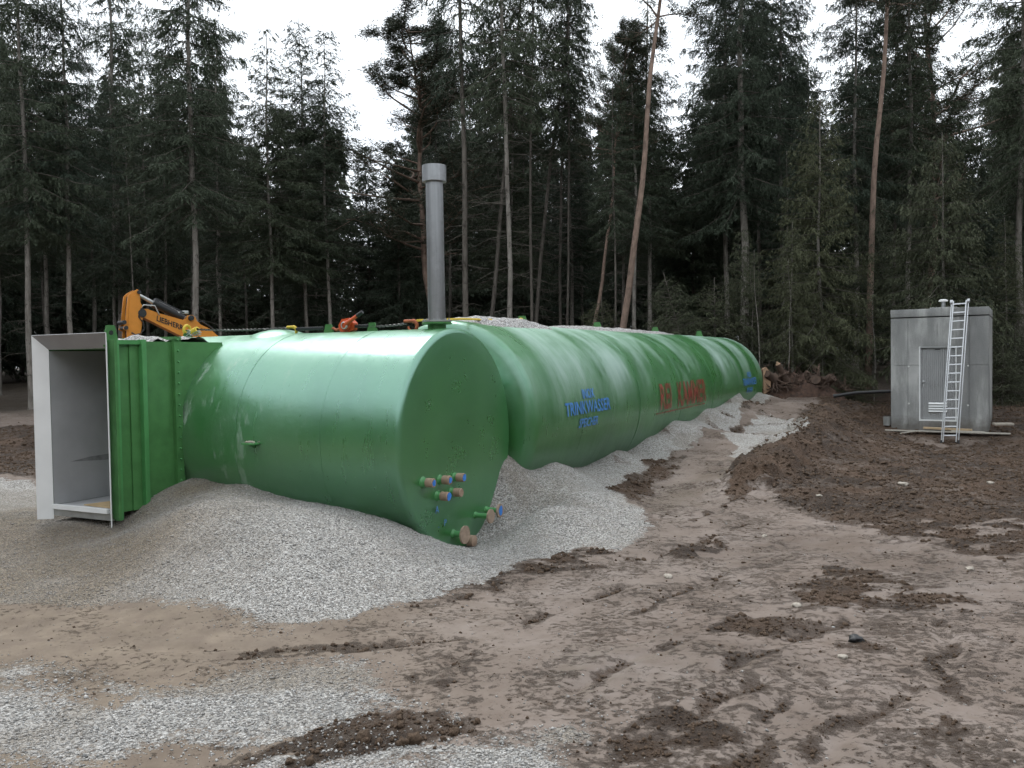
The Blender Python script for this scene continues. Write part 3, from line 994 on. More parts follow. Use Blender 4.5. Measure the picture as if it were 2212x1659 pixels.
SL = lambda y: -.66 * y - .3
SR = lambda y: .66 * y + .3
rs = np.random.RandomState(9)
x, y = sample(150000, SL, SR, 3.5, 10.5, 21, 1.25)
mkk = masks(x, y)
keep = rs.uniform(0, 1, len(x)) < np.maximum(mkk[0] * 1.0, .012 * (1 - mkk[1]))
a_, b_ = to_ab(x, y)
keep &= ~((np.abs(a_) < 1.0) & (b_ > 0.05) & (b_ < 5)) & ~((np.abs(b_ - B2) < 1.0) & (a_ > .8))
x, y = x[keep], y[keep]; mkk = [q[keep] for q in mkk]
P = np.stack([x, y, hgrid(x, y)], -1)
n = len(x)
tone = np.stack([rs.uniform(0, 1, n), rs.uniform(0, 1, n), np.clip(mkk[3] + rs.uniform(-.2, .2, n), 0, 1), np.ones(n)], -1)
sz = (.0042 + .0075 * rs.uniform(0, 1, n) ** 2.2) * (1 + .8 * (rs.uniform(0, 1, n) > .97))
tag(link_mesh('loose_gravel', scatter('loose_gravel', P, sz, M['gravel'], 3, tone=tone)), 'loose grey crushed gravel strewn over the mounds and foreground', 'gravel', kind='stuff')

x, y = sample(330000, SL, SR, 3.5, 27, 33, 1.5)
mkk = masks(x, y)
keep = rs.uniform(0, 1, len(x)) < np.maximum(smooth(.2, .7, mkk[1]) * .5, .016 * (1 - mkk[0]))
a_, b_ = to_ab(x, y)
keep &= ~((np.abs(a_) < 1.2) & (b_ > 0) & (b_ < 5)) & ~((np.abs(b_ - B2) < 1.2) & (a_ > .8))
x, y = x[keep], y[keep]; mkk = [q[keep] for q in mkk]
P = np.stack([x, y, hgrid(x, y)], -1)
n = len(x)
sz = (.0055 + .030 * rs.uniform(0, 1, n) ** 4.5) * (.55 + .45 * smooth(4, 8, y) + .05 * np.clip(y - 8, 0, 14)) * np.where(mkk[1] > .4, 1, .6)
big = sz > .021
tag(link_mesh('soil_crumbs', scatter('soil_crumbs', P[~big], sz[~big], M['clod'], 5, ico=False, flat=.8)), 'fine dark brown crumbs of turned soil scattered over the mud', 'soil', kind='stuff')
tag(link_mesh('soil_lumps', scatter('soil_lumps', P[big], sz[big], M['clod'], 6, ico=True, flat=.75, sink=.5)), 'coarser dark brown lumps of turned soil lying on the mud', 'soil', kind='stuff')


# ------------------------------------------------------------------ tanks
def shell(R, L0, L1, axis_fn, kn=.07, dish=.025, nseg=144, step=.06, wob=.004, seed=1):
    """closed vessel along an axis: flat-dished ends with rounded knuckles, slightly uneven laid-up surface"""
    prof = []
    for k in range(7): prof.append((R * .82 * k / 6 * 1.0, L0 - dish * (1 - (k / 6 * .85) ** 2) - kn * .62))
    r_in = R - kn
    for k in range(1, 10):
        t = k / 9 * math.pi / 2
        prof.append((r_in + kn * math.sin(t), L0 + kn * .38 - kn * math.cos(t)))
    nL = int((L1 - L0 - kn) / step)
    for k in range(1, nL): prof.append((R, L0 + kn * .4 + (L1 - L0 - kn * .8) * k / nL))
    for k in range(9, 0, -1):
        t = k / 9 * math.pi / 2
        prof.append((r_in + kn * math.sin(t), L1 - kn * .38 + kn * math.cos(t)))
    for k in range(6, -1, -1): prof.append((R * .82 * k / 6, L1 + dish * (1 - (k / 6 * .85) ** 2) + kn * .62))
    V = []
    th = np.arange(nseg) * 2 * np.pi / nseg
    for (r, l) in prof:
        w = (fbm(np.full(nseg, l * 1.3) + 40, (np.minimum(th, 2 * np.pi - th)) * 1.6, 3, seed) - .5) * 2 * wob * min(1, r / R * 1.2)
        rr = r + w if r > R * .3 else np.full(nseg, r)
        V.append(axis_fn(rr * np.cos(th), rr * np.sin(th), np.full(nseg, l)))
    V = np.concatenate(V)
    F = []
    m = len(prof)
    i = (np.arange(m - 1)[:, None] * nseg)
    k = np.arange(nseg)[None, :]; k2 = (k + 1) % nseg
    F = np.stack([i + k, i + k2, i + nseg + k2, i + nseg + k], -1).reshape(-1, 4)
    return V, F


def lug_mesh(h=.2, w=.16, t=.022):
    mb = MB()
    pts = [(-w / 2, -.06), (w / 2, -.06), (w / 2, .02), (w * .28, h), (-w * .28, h), (-w / 2, .02)]
    mb.prism(pts, -t / 2, t / 2)
    return mb


tank1 = empty('storage_tank', tuple(TP0), TROT)
tag(tank1, 'short fat green tank lying crosswise with flat end and steel doorway collar', 'tank')
V, F = shell(R1, 0, 4.55, lambda c, s, l: np.stack([c, l, s + ZC1], -1), seed=3)
o = link_mesh('shell', mesh_tris('shell', V, F, M['paint'], True), tank1)
# weld rings
for b in (.95, 2.15):
    mb = MB()
    pts = [(math.cos(t) * (R1 + .001), b + .006 * math.sin(3 * t), ZC1 + math.sin(t) * (R1 + .001)) for t in np.linspace(0, 2 * math.pi, 97)]
    mb.tube(pts, .0022, 6, False)
    mb.build('weld_ring', M['paint'], tank1)
# entrance housing
W0, W1, FA, ZT, ZB = 3.008, 4.02, -2.17, 2.15, .30
hs = empty('entrance_housing'); hs.parent = tank1
T_ = .035
MB().box(FA, -.55, W0, W0 + T_, ZB, ZT).build('side_wall', M['green'], hs)
MB().box(FA, -.55, W1 - T_, W1, ZB, ZT).build('side_wall', M['green'], hs)
MB().box(FA + .002, -.6, W0 + T_, W1 - T_, ZT - T_ - .045, ZT - .045).build('roof_plate', M['green'], hs)
MB().box(FA + .002, -.6, W0 + T_, W1 - T_, ZB - .002, ZB + T_).build('floor_plate', M['inner'], hs)
# lining inside
MB().box(FA + .006, -.5, W1 - T_ - .012, W1 - T_ - .004, ZB + T_ + .004, ZT - .09).build('lining', M['inner'], hs)
MB().box(FA + .006, -.5, W0 + T_ + .004, W0 + T_ + .012, ZB + T_ + .004, ZT - .09).build('lining', M['inner'], hs)
MB().box(-.52, -.50, W0 + T_ + .014, W1 - T_ - .014, ZB + T_ + .004, ZT - .09).build('rear_lining', M['inner'], hs)
# scuffed smear on the lining
mb = MB()
sm_ = [(-1.95, .80), (-1.70, .83), (-1.40, .84), (-1.1, .86), (-.9, .92), (-.75, .86), (-.55, .85), (-.55, .82), (-.85, .80), (-1.0, .74), (-1.15, .79), (-1.5, .77)]
mb.prism(sm_, W1 - T_ - .0155, W1 - T_ - .0135)
mb.build('smear', M['smear'], hs)
# flange with bolts where the housing is bolted up, and the stiffening ribs
MB().box(-1.335, -1.235, W0 - .05, W0 - .002, ZB + .01, ZT + .03).build('bolted_flange', M['green'], hs)
MB().box(-1.335, -1.235, W0 - .05, W1 + .05, ZT + .002, ZT + .06).build('bolted_flange', M['green'], hs)
bm_ = MB()
bm_.lathe([(0, .016), (.008, .016), (.014, .008), (.014, 0), (.0, 0)], 8, Matrix.Rotation(rad(90), 4, 'X'))
bme = bm_.mesh('bolt', M['green_light'])
for k in range(15):
    link_mesh('bolt', bme, hs, (-1.285, W0 - .05, ZB + .12 + k * (ZT - ZB - .1) / 14.0))
MB().box(-1.80, -1.74, W0 - .075, W0 - .002, ZB - .01, ZT + .02, bev=.006).build('stiffener', M['green_light'], hs)
MB().box(-1.92, -1.80, W0 - .018, W0 - .003, ZB, ZT - .03).build('stiffener_plate', M['green'], hs)
MB().box(-2.155, -2.10, W0 - .085, W0 - .002, ZB - .07, ZT + .01, bev=.006).build('stiffener', M['green_light'], hs)
MB().box(FA - .002, FA + .03, W0 - .10, W0 - .003, ZB - .05, ZT + .012).build('edge_plate', M['green'], hs)
MB().box(-2.098, -1.802, W0 - .05, W0 - .004, ZT - .035, ZT + .012).build('top_rail', M['green_light'], hs)
MB().box(FA - .002, FA + .06, W0 + .004, W1 - .004, ZB - .075, ZB - .004).build('sill_beam', M['galv'], hs)
MB().box(FA - .03, FA + .02, W0 + .06, W1 - .06, ZB + .002, ZB + .05).build('threshold', M['steel_sheet'], hs)
mb = lug_mesh(.17, .17)
for q in range(len(mb.v)):
    x_, y_, z_ = mb.v[q]; mb.v[q] = (x_ - 2.12, y_ + W0 + .02, z_ + ZT)
mb.build('lifting_lug', M['green'], hs)
hole = MB(); hole.cyl((-2.12, W0 + .005, ZT + .09), (-2.12, W0 + .035, ZT + .09), .026, 14)
hole.build('lug_hole', M['black'], hs)
for a in (-1.98, -1.62):
    mb = MB(); mb.lathe([(0, .05), (.045, .05), (.06, .042), (.06, 0)], 20, Matrix.Translation((a, W0 + .35, ZT - .043)))
    mb.build('access_cap', M['steel'], hs)
# splayed stainless collar round the doorway
ca, co_ = FA - .11, .105
ft = .008
def sheet(q, name, mat):
    q = [Vector(p) for p in q]
    n = (q[1] - q[0]).cross(q[3] - q[0]).normalized() * ft
    mb = MB(); mb.add([*q, *[p + n for p in q]], [(0, 1, 2, 3), (7, 6, 5, 4), (0, 4, 5, 1), (1, 5, 6, 2), (2, 6, 7, 3), (3, 7, 4, 0)])
    return mb.build(name, mat, hs)
zi, zo, zl = ZT - .075, ZT + .085, .185
sheet([(FA - .003, W1 - T_ - .014, zl), (FA - .003, W1 - T_ - .014, zi), (ca, W1 + co_ - .02, zo), (ca, W1 + co_ - .02, zl)], 'collar_jamb', M['steel_sheet'])
sheet([(FA, W0 + .01, zl), (ca, W0 - .118, zl), (ca, W0 - .118, zo), (FA, W0 + .01, zi)], 'collar_jamb', M['steel_sheet'])
sheet([(FA - .003, W0 + .01, zi + .002), (ca, W0 - .118, zo + .002), (ca, W1 + co_ - .02, zo + .002), (FA - .003, W1 - T_ - .014, zi + .002)], 'collar_hood', M['hood'])
# pipe stubs in the flat end
def stub(a, z, r, ln, capr, kind, blue=None):
    s = MB()
    Mx = Matrix.Translation((a, -.045, z)) @ Matrix.Rotation(rad(90), 4, 'X')
    s.lathe([(r * 1.5, -.06), (r * 1.5, .004), (r * 1.18, .02), (r, .035), (r, ln), (0, ln)], 20, Mx)
    so = s.build('pipe_stub', M['green_light'], tank1)
    c = MB()
    if kind == 'tape':
        c.lathe([(r * 1.04, ln * .45), (r * 1.07, ln * .46), (r * 1.07, ln + .012), (r * .96, ln + .017), (0, ln + .017)], 20, Mx)
        cc = c.build('taped_cap', M['kraft'], so)
    else:
        c.lathe([(0, ln), (capr, ln), (capr, ln + .022), (0, ln + .022)], 28, Mx, False)
        cc = c.build('cover_disc', M['chip'], so)
    if blue:
        d = MB()
        rr = (r if kind == 'tape' else capr) * blue
        fz = ln + (.0195 if kind == 'tape' else .0245)
        pts = [Mx @ Vector((rr * (1 + .12 * math.sin(3 * t + a * 9)) * math.cos(t) * (1 if kind == 'tape' else .75), rr * (1 + .1 * math.sin(2 * t)) * math.sin(t), fz)) for t in np.linspace(0, 2 * math.pi, 17)[:-1]]
        d.add(pts, [tuple(range(16))])
        d.build('blue_mark', M['bluepaint'], so)
stub(-.83, .615, .046, .13, 0, 'tape', .72)
stub(-.50, .60, .046, .13, 0, 'tape', .72)
stub(-.20, .588, .046, .13, 0, 'tape', .85)
stub(-.55, .432, .046, .14, 0, 'tape', .95)
stub(-.265, .43, .046, .13, 0, 'tape')
stub(.28, .08, .030, .20, .082, 'disc')
stub(.55, .10, .030, .18, .082, 'disc', .72)
stub(-.22, -.044, .036, .14, .10, 'disc')
stub(.03, -.165, .062, .12, 0, 'tape')
for body, a, z, s_ in (('A', -.585, .285, .11), ('P', -.42, .115, .10), ('-', -.56, .10, .08)):
    V, F = text_tris(body, s_)
    mb = MB(); mb.add([(a + x_, -.072, z + y_) for x_, y_ in V], F)
    mb.build('lettering', M['blueletter'], tank1)
# bracket on the side
mb = MB(); mb.box(-1.36, -1.2, 1.77, 1.95, 1.0, 1.016); mb.prism([(-1.35, 1.0), (-1.2, 1.0), (-1.2, .93)], 1.85, 1.865)
br = mb.build('bracket', M['green_light'], tank1)
mb = MB()
for k in range(26):
    r_ = random.Random(k)
    c = Vector((r_.uniform(-1.34, -1.24), r_.uniform(1.79, 1.93), 1.018 + r_.uniform(0, .012)))
    mb.lathe([(0, .012), (.012, .003), (.011, -.004), (0, -.006)], 5, Matrix.Translation(c), False)
mb.build('gravel_crumbs', M['stone'], br)['kind'] = 'stuff'
# lifting lugs along the crown
for b in (1.15, 1.80, 4.2):
    mb = lug_mesh(.13, .15)
    mb.v = [(y_, x_ + b, z_ + ZC1 + R1 - .03) for x_, y_, z_ in mb.v]
    mb.build('lifting_lug', M['green'], tank1)
# domed manhole bulge
mb = MB(); mb.lathe([(.0, .075), (.12, .07), (.24, .045), (.36, .005), (.45, -.06)], 36, Matrix.Translation((.05, 2.62, ZC1 + R1 - .015)))
mb.build('crown_bulge', M['paint'], tank1)
# vent pipe
VB, VA = .25, .0
vp = empty('vent_pipe'); vp.parent = tank1; vp.location = (VA, VB, ZC1 + R1)
mb = MB(); mb.lathe([(.105, -.08), (.105, .05)], 32); mb.lathe([(.165, .05), (.172, .055), (.172, .07), (.165, .075), (0.0, .075)], 40); mb.lathe([(.0, .05), (.165, .05)], 40)
mb.build('nozzle', M['green'], vp)
mb = MB(); mb.lathe([(.168, .0785), (.168, .095), (.1, .095)], 40); mb.lathe([(0.1, .0785), (.168, .0785)], 40)
mb.build('flange', M['galv'], vp)
mb = MB(); mb.lathe([(.1, .09), (.1, 1.72), (.0, 1.72)], 40)
mb.build('pipe', M['steel'], vp)
mb = MB(); mb.lathe([(.09, 1.668), (.138, 1.668), (.138, 1.85), (.0, 1.85)], 48)
mb.build('cap', M['steel'], vp)
bm_ = MB(); bm_.lathe([(0, .02), (.012, .02), (.012, -.04), (0, -.04)], 6, None, False)
bme = bm_.mesh('bolt', M['galv'])
for k in range(12):
    t = 2 * math.pi * (k + .5) / 12
    link_mesh('bolt', bme, vp, (.145 * math.cos(t), .145 * math.sin(t), .093))

tank2 = empty('storage_tank', tuple(TP0), TROT)
tag(tank2, 'long green horizontal tank running back to the forest with blue and red lettering', 'tank')
V, F = shell(R2, 1.44, END2 - .1, lambda c, s, l: np.stack([l, B2 + c, ZC2 + s], -1), kn=.16, wob=.007, step=.09, seed=8)
link_mesh('shell', mesh_tris('shell', V, F[:, ::-1], M['paint_dusty'], True), tank2)
for a in (3.0, 5.6, 8.2, 10.8, 13.4, 15.6):
    mb = MB()
    mb.tube([(a + .006 * math.sin(3 * t), B2 + math.cos(t) * (R2 + .001), ZC2 + math.sin(t) * (R2 + .001)) for t in np.linspace(0, 2 * math.pi, 97)], .003, 6, False)
    mb.build('weld_ring', M['paint_dusty'], tank2)
for a in (3.79, 7.08, 10.8, 14.8):
    mb = lug_mesh(.17, .20)
    mb.v = [(x_ * .0 + y_ + a, x_ + B2, z_ + ZC2 + R2 - .02) for x_, y_, z_ in mb.v]
    mb.build('lifting_lug', M['green'], tank2)


def wrap_text(body, a0, z0, size, xs, mat, off=.004, shear=0.0, bold=0.0, cuts=6, name='lettering'):
    V, F = text_tris(body, size, bold, shear, xs, cuts)
    vs = []
    t0 = math.asin((z0 - ZC2) / R2)
    for x_, y_ in V:
        t = t0 + y_ / R2
        r_ = R2 + off
        vs.append((a0 + x_, B2 - r_ * math.cos(t), ZC2 + r_ * math.sin(t)))
    mb = MB(); mb.add(vs, F)
    return mb.build(name, mat, tank2)


OFF = .014
for a0 in (3.22, 14.85):
    wrap_text('INOX', a0 + .03, 1.36, .19, .95, M['blueletter'], OFF, bold=.004)
    wrap_text('TRINKWASSER', a0, 1.17, .255, 1.04, M['blueletter'], OFF, bold=.004)
    wrap_text('SPEICHER', a0 - .03, .955, .175, 1.0, M['blueletter'], OFF, shear=.25, bold=.003)
wrap_text('REI', 7.1, 1.12, .64, .87, M['redletter'], OFF, bold=.022, cuts=14)
wrap_text('KAMMER', 8.98, 1.12, .64, .87, M['redletter'], OFF, bold=.022, cuts=14)
wrap_text('I', 1.62, 1.1, .06, .9, M['redletter'], OFF, shear=.4)
# painted keyline under the red lettering
mb = MB()
for z0, z1 in ((.845, .87),):
    A = np.linspace(6.5, 10.05, 40)
    vs = []
    for zz in (z0, z1):
        t = math.asin((zz - ZC2) / R2)
        vs += [(a, B2 - (R2 + OFF) * math.cos(t), ZC2 + (R2 + OFF) * math.sin(t)) for a in A]
    mb.add(vs, [(i, i + 1, i + 41, i + 40) for i in range(39)])
mb.build('painted_keyline', M['redletter'], tank2)


# gravel lying on the crowns
def crown_heap(name, label, tank, frm, a0, a1, t0, t1, thick, seed, nA=70, nT=34):
    A = np.linspace(a0, a1, nA); T = np.linspace(t0, t1, nT)
    AA, TT = np.meshgrid(A, T)
    e = np.minimum(smooth(0, .25, (AA - a0) / (a1 - a0)), smooth(1, .75, (AA - a0) / (a1 - a0))) * np.minimum(smooth(0, .3, (TT - t0) / (t1 - t0)), smooth(1, .7, (TT - t0) / (t1 - t0)))
    nz = fbm(AA * 3 + seed, TT * 6, 4, seed)
    h = thick * (e * (.5 + nz) - .16 - .12 * fbm(AA * 9, TT * 14, 3, seed + 3)) + (vnoise(AA * 45, TT * 60, seed + 5) - .5) * .012
    r = frm[0] + h
    if tank is tank2: V = np.stack([AA, B2 - r * np.sin(TT), ZC2 + r * np.cos(TT)], -1)
    else: V = np.stack([-r * np.sin(TT), AA, ZC1 + r * np.cos(TT)], -1)
    i = (np.arange(nT - 1)[:, None] * nA + np.arange(nA - 1)[None, :]).ravel()
    F = np.stack([i, i + 1, i + nA + 1, i + nA], -1)
    o = link_mesh(name, mesh_tris(name, V.reshape(-1, 3), F, M['heap'], True))
    o.location = tuple(TP0); o.rotation_euler = (0, 0, TROT)
    return tag(o, label, 'gravel', kind='stuff')


crown_heap('gravel_heap', 'grey gravel heaped on top of the long tank beside the vent pipe', tank2, (R2,), 1.5, 4.4, -.45, .42, .10, 4)
crown_heap('gravel_streak', 'thin spill of pale gravel along the crown of the long tank', tank2, (R2,), 4.0, 12.5, -.3, .26, .065, 14, 130)
# gravel on the entrance housing roof
nA, nT = 44, 26
AA, TT = np.meshgrid(np.linspace(-1.72, -.62, nA), np.linspace(W0 + .0, W1 - .05, nT))
e = smooth(-1.72, -1.5, AA) * smooth(-.6, -.95, AA) * smooth(W1 - .05, W1 - .3, TT)
ZZ = ZT - .045 + e * .11 * (.45 + fbm(AA * 4, TT * 5, 4, 5)) - .012 + (vnoise(AA * 50, TT * 50, 7) - .5) * .012
i = (np.arange(nT - 1)[:, None] * nA + np.arange(nA - 1)[None, :]).ravel()
o = link_mesh('gravel_patch', mesh_tris('gravel_patch', np.stack([AA, TT, ZZ], -1).reshape(-1, 3), np.stack([i, i + 1, i + nA + 1, i + nA], -1), M['heap'], True))
o.location = tuple(TP0); o.rotation_euler = (0, 0, TROT)
tag(o, 'gravel patch lying on the roof of the green entrance housing', 'gravel', kind='stuff')

# plywood sheets inside the doorway
def tthing(name, label, cat, group=None, kind=None):
    r = empty(name, tuple(TP0), TROT)
    return tag(r, label, cat, group, kind)


for nm, lb, q, dz in (('plywood_sheet', 'pale plywood sheet lying on the doorway floor nearest the right jamb', [(-2.1, 3.08), (-1.55, 3.06), (-1.45, 3.45), (-2.06, 3.62)], 0), ('plywood_offcut', 'small plywood offcut on the doorway floor behind the larger sheet', [(-1.75, 3.06), (-1.3, 3.06), (-1.28, 3.3), (-1.72, 3.34)], .011)):
    mb = MB()
    n4 = len(q)
    zf = ZB + T_ + .004 + dz
    mb.add([(a, b, zf) for a, b in q] + [(a, b, zf + .01) for a, b in q], [(0, 1, 2, 3), (7, 6, 5, 4)] + [(i, i + 4, (i + 1) % 4 + 4, (i + 1) % 4) for i in range(4)])
    o = mb.build(nm, M['ply'])
    o.location = tuple(TP0); o.rotation_euler = (0, 0, TROT)
    tag(o, lb, 'plywood')

# ------------------------------------------------------------------ rigging on the tank crown
def chain_mb(p, q, pitch=.034, wire=.0055, sag=.02):
    p, q = Vector(p), Vector(q)
    L = (q - p).length; n = int(L / pitch)
    mb = MB()
    d = (q - p).normalized()
    e1 = d.cross(Vector((0, 0, 1))).normalized(); e2 = d.cross(e1)
    for k in range(n):
        t = (k + .5) / n
        c = p.lerp(q, t) - Vector((0, 0, sag * 4 * t * (1 - t)))
        an = (k % 2) * math.pi / 2 + .5 + k * .03
        w = e1 * math.cos(an) + e2 * math.sin(an)
        loop = [c + d * (pitch * .78 * math.cos(s_)) + w * (.0125 * math.sin(s_)) for s_ in np.linspace(0, 2 * math.pi, 9)]
        mb.tube(loop, wire, 4, False)
    return mb


def place_t(o):
    o.location = tuple(TP0); o.rotation_euler = (0, 0, TROT)
    return o


zc = ZC1 + R1
tag(place_t(chain_mb((0, 4.05, zc + .105), (0, 2.42, zc + .075)).build('chain', M['chain'])), 'grey steel chain stretched from yellow shackle along the short tank', 'chain')
tag(place_t(chain_mb((0, 1.36, zc + .07), (0, .66, zc + .075), .03, .006).build('chain', M['chain'])), 'dark twisted chain between orange hoist and hook beside vent pipe', 'chain')


def hook_mb(b, z, s=1.0, sgn=1):
    mb = MB()
    pts = [(0, b + sgn * s * .075 * (1 - k / 4), z) for k in range(5)]
    for t in np.linspace(0, 1.5 * math.pi, 12): pts.append((0, b - sgn * s * .04 * math.sin(t) , z - s * .04 + s * .04 * math.cos(t)))
    mb.tube(pts, [s * .013] * 5 + list(np.linspace(s * .018, s * .008, 12)), 8)
    return mb


tag(place_t(hook_mb(2.36, zc + .085, 1.3).build('hook', M['yellow'])), 'yellow load hook at the end of the long chain', 'hook')
tag(place_t(hook_mb(.58, zc + .10, 1.5).build('hook', M['rust'])), 'rusty orange hook next to the vent pipe flange', 'hook')
# flat dark bar between hook and lug
mb = MB(); mb.box(-.03, .03, 1.9, 2.30, zc + .035, zc + .075, bev=.008)
tag(place_t(mb.build('tension_bar', M['dark'])), 'dark flat bar lying along the crown left of the orange hoist', 'bar')
mb = MB(); mb.box(-.02, .02, 1.2, 1.40, zc + .045, zc + .08, bev=.008)
tag(place_t(mb.build('tension_bar', M['dark'])), 'short dark bar on the crown between the orange hoist and the right lug', 'bar')
# lever hoist
hr = tthing('lever_hoist', 'orange red lever hoist with raised handle on the short tank', 'hoist')
hr.location = tuple(tl(0, 1.52, 0))
mb = MB()
mb.prism([(-.115, zc + .02), (-.125, zc + .10), (-.06, zc + .165), (.045, zc + .155), (.10, zc + .08), (.075, zc + .005), (-.05, zc - .01)], -.045, .045, Matrix.Rotation(rad(90), 4, 'Z'))
mb.build('housing', M['hoist'], hr)
Mx = Matrix.Translation((-.045, -.03, zc + .075)) @ Matrix.Rotation(rad(-90), 4, 'Y')
mb = MB(); mb.lathe([(.06, 0), (.06, .03), (.038, .04), (.038, .055), (0, .055)], 24, Mx); mb.build('gear_cover', M['hoist'], hr)
mb = MB(); mb.lathe([(.045, .03), (.045, .062), (.033, .066), (.033, .05), (0, .05)], 24, Mx); mb.build('ratchet_wheel', M['alu'], hr)
mb = MB()
mb.tube([(-.09, -.05, zc + .09), (-.10, -.14, zc + .135), (-.10, -.23, zc + .185)], [.03, .024, .021], 10); mb.build('lever', M['hoist'], hr)
mb = MB(); mb.tube([(-.10, -.225, zc + .182), (-.10, -.305, zc + .225)], [.024, .022], 10); mb.build('grip', M['black'], hr)
mb = MB(); mb.tube([(0, .10, zc + .04), (0, .17, zc + .025), (0, .21, zc + .05), (0, .24, zc + .04)], [.02, .018, .016, .012], 8); mb.build('top_hook', M['rust'], hr)
# yellow slings
mb = MB()
path = [Vector((0.0, .545, zc + .09)), Vector((.02, .48, zc + .10)), Vector((.2, .46, zc + .105)), Vector((1.2, .62, zc + .16)), Vector((2.2, .78, zc + .19)), Vector((3.73, 1.0, zc + .225))]
for o_ in (0, .02): mb.tube([p + Vector((0, o_, o_ * .6)) for p in path], .009, 6)
mb.lathe([(.02, -.03), (.05, -.02), (.058, .0), (.05, .02), (.02, .03)], 16, Matrix.Translation((3.72, 1.0, zc + .225)) @ Matrix.Rotation(rad(90), 4, 'Y'))
tag(place_t(mb.build('lifting_sling', M['yellow'])), 'yellow round sling running from hook to lug on the long tank', 'sling')
sr = tthing('shackle', 'yellow shackle with rope thimbles at the far end of the chain', 'shackle')
sr.location = tuple(tl(0, 4.2, 0))
mb = MB(); mb.tube([(.0 + .055 * math.cos(t), .0, zc + .10 + .06 * math.sin(t)) for t in np.linspace(-.6, math.pi + .6, 14)], .019, 8); mb.cyl((-.06, 0, zc + .066), (.06, 0, zc + .066), .015, 8); mb.build('bow', M['yellow'], sr)
mb = MB(); mb.lathe([(.02, -.05), (.042, -.045), (.042, .045), (.02, .05)], 16, Matrix.Translation((-.02, -.17, zc + .085)) @ Matrix.Rotation(rad(70), 4, 'X')); mb.build('thimble', M['yellow'], sr)
mb = MB()
for k in range(5): mb.tube([(-.03 + .02 * math.sin(k + t * 3), -.02 - t * .26, zc + .05 + .05 * math.sin(k * 1.3 + t * 4) * (1 - t * .5)) for t in np.linspace(0, 1, 8)], .007, 5)
mb.build('wire_strands', M['galv'], sr)

# ------------------------------------------------------------------ concrete shed
SY = rad(31.0)
SX0, SY0 = 9.758, 22.04
SW, SH, SD = 2.20, 2.98, 2.5
shed = empty('concrete_shed', (SX0, SY0, 0), -SY)
tag(shed, 'small grey concrete shed with ribbed metal door at the edge of the forest', 'shed')
EX = np.array([math.cos(SY), -math.sin(SY), 0]); EY = np.array([math.sin(SY), math.cos(SY), 0])


def sh_local(P):
    d = np.asarray(P) - np.array([SX0, SY0, 0])
    return float(d @ EX), float(d @ EY), float(d[2])


DX0, DX1, DZ0, DZ1 = .655, 1.505, .15, 2.03
ZR = 2.765
# core, set back behind the cast panels, with the door opening left free
mb = MB()
mb.box(.01, DX0 - .02, .012, .20, -.3, ZR - .02); mb.box(DX1 + .02, SW - .01, .012, .20, -.3, ZR - .02)
mb.box(DX0 - .02, DX1 + .02, .012, .20, DZ1 + .02, ZR - .02); mb.box(DX0 - .02, DX1 + .02, .012, .20, -.3, DZ0 - .02)
mb.box(.01, .2, .2, SD - .01, -.3, ZR - .02); mb.box(SW - .2, SW - .01, .2, SD - .01, -.3, ZR - .02); mb.box(.2, SW - .2, SD - .2, SD - .01, -.3, ZR - .02)
mb.build('wall', M['concrete'], shed)
g = .014
zj = 1.56
cx = [0, .40, 1.07, 1.78, SW]
rects = [(0, .40, -.3, zj), (0, .40, zj, ZR), (.40, DX0, -.3, zj), (.40, DX0, zj, DZ1 + .003), (.40, 1.07, DZ1, ZR), (1.07, 1.78, DZ1, ZR), (DX1, 1.78, -.3, zj), (DX1, 1.78, zj, DZ1 + .003), (1.78, SW, -.3, zj), (1.78, SW, zj, ZR), (DX0 + .004 - g, DX1 - .004 + g, -.3, DZ0)]
for (x0, x1, z0, z1) in rects:
    gx0 = g / 2 if x0 in cx else -.0005; gx1 = g / 2 if x1 in cx else -.0005
    MB().box(x0 + gx0, x1 - gx1, 0, .0125, z0 + (g / 2 if z0 == zj else 0), z1 - (g / 2 if z1 in (zj, ZR) else .001)).build('wall_panel', M['concrete'], shed)
for x0, x1 in ((-.003, .012), (SW - .012, SW + .003)):
    MB().box(x0, x1, .0135, SD, -.3, ZR - .004).build('side_panel', M['concrete'], shed)
# roof slab
mb = MB(); mb.box(-.006, SW + .006, -.012, SD + .006, ZR + .02, SH, bev=.012); mb.build('roof_slab', M['concrete'], shed)
mb = MB(); mb.box(.9, 1.5, .06, SD - .3, SH + .002, SH + .03, bev=.006); mb.build('roof_upstand', M['concrete'], shed)
rv = empty('roof_vent'); rv.parent = shed
rv.location = (1.17, .5, SH + .03)
mb = MB(); mb.lathe([(.05, -.01), (.05, .17), (0, .17)], 20); mb.build('stalk', M['steel'], rv)
mb = MB(); mb.lathe([(.05, .155), (.105, .16), (.11, .175), (.10, .2), (.06, .215), (0, .22)], 24); mb.build('cap', M['steel_sheet'], rv)
# door
dr = empty('door'); dr.parent = shed
fw_ = .03
mb = MB()
mb.box(DX0, DX0 + fw_, .0, .10, DZ0, DZ1); mb.build('frame', M['white'], dr)
mb = MB(); mb.box(DX1 - fw_, DX1, .0, .10, DZ0, DZ1); mb.build('frame', M['white'], dr)
mb = MB(); mb.box(DX0 + fw_, DX1 - fw_, .0, .10, DZ1 - .035, DZ1); mb.build('frame', M['door'], dr)
mb = MB(); mb.box(DX0 + fw_, DX1 - fw_, -.01, .10, DZ0, DZ0 + .035); mb.build('threshold', M['white'], dr)
mb = MB()
nr = 17
xs0, xs1 = DX0 + fw_ + .002, DX1 - fw_ - .002
pw = (xs1 - xs0) / nr
pts = []
for k in range(nr):
    x0 = xs0 + k * pw
    pts += [(x0, .052), (x0 + pw * .62, .052), (x0 + pw * .72, .066), (x0 + pw * .9, .066)]
pts.append((xs1, .052))
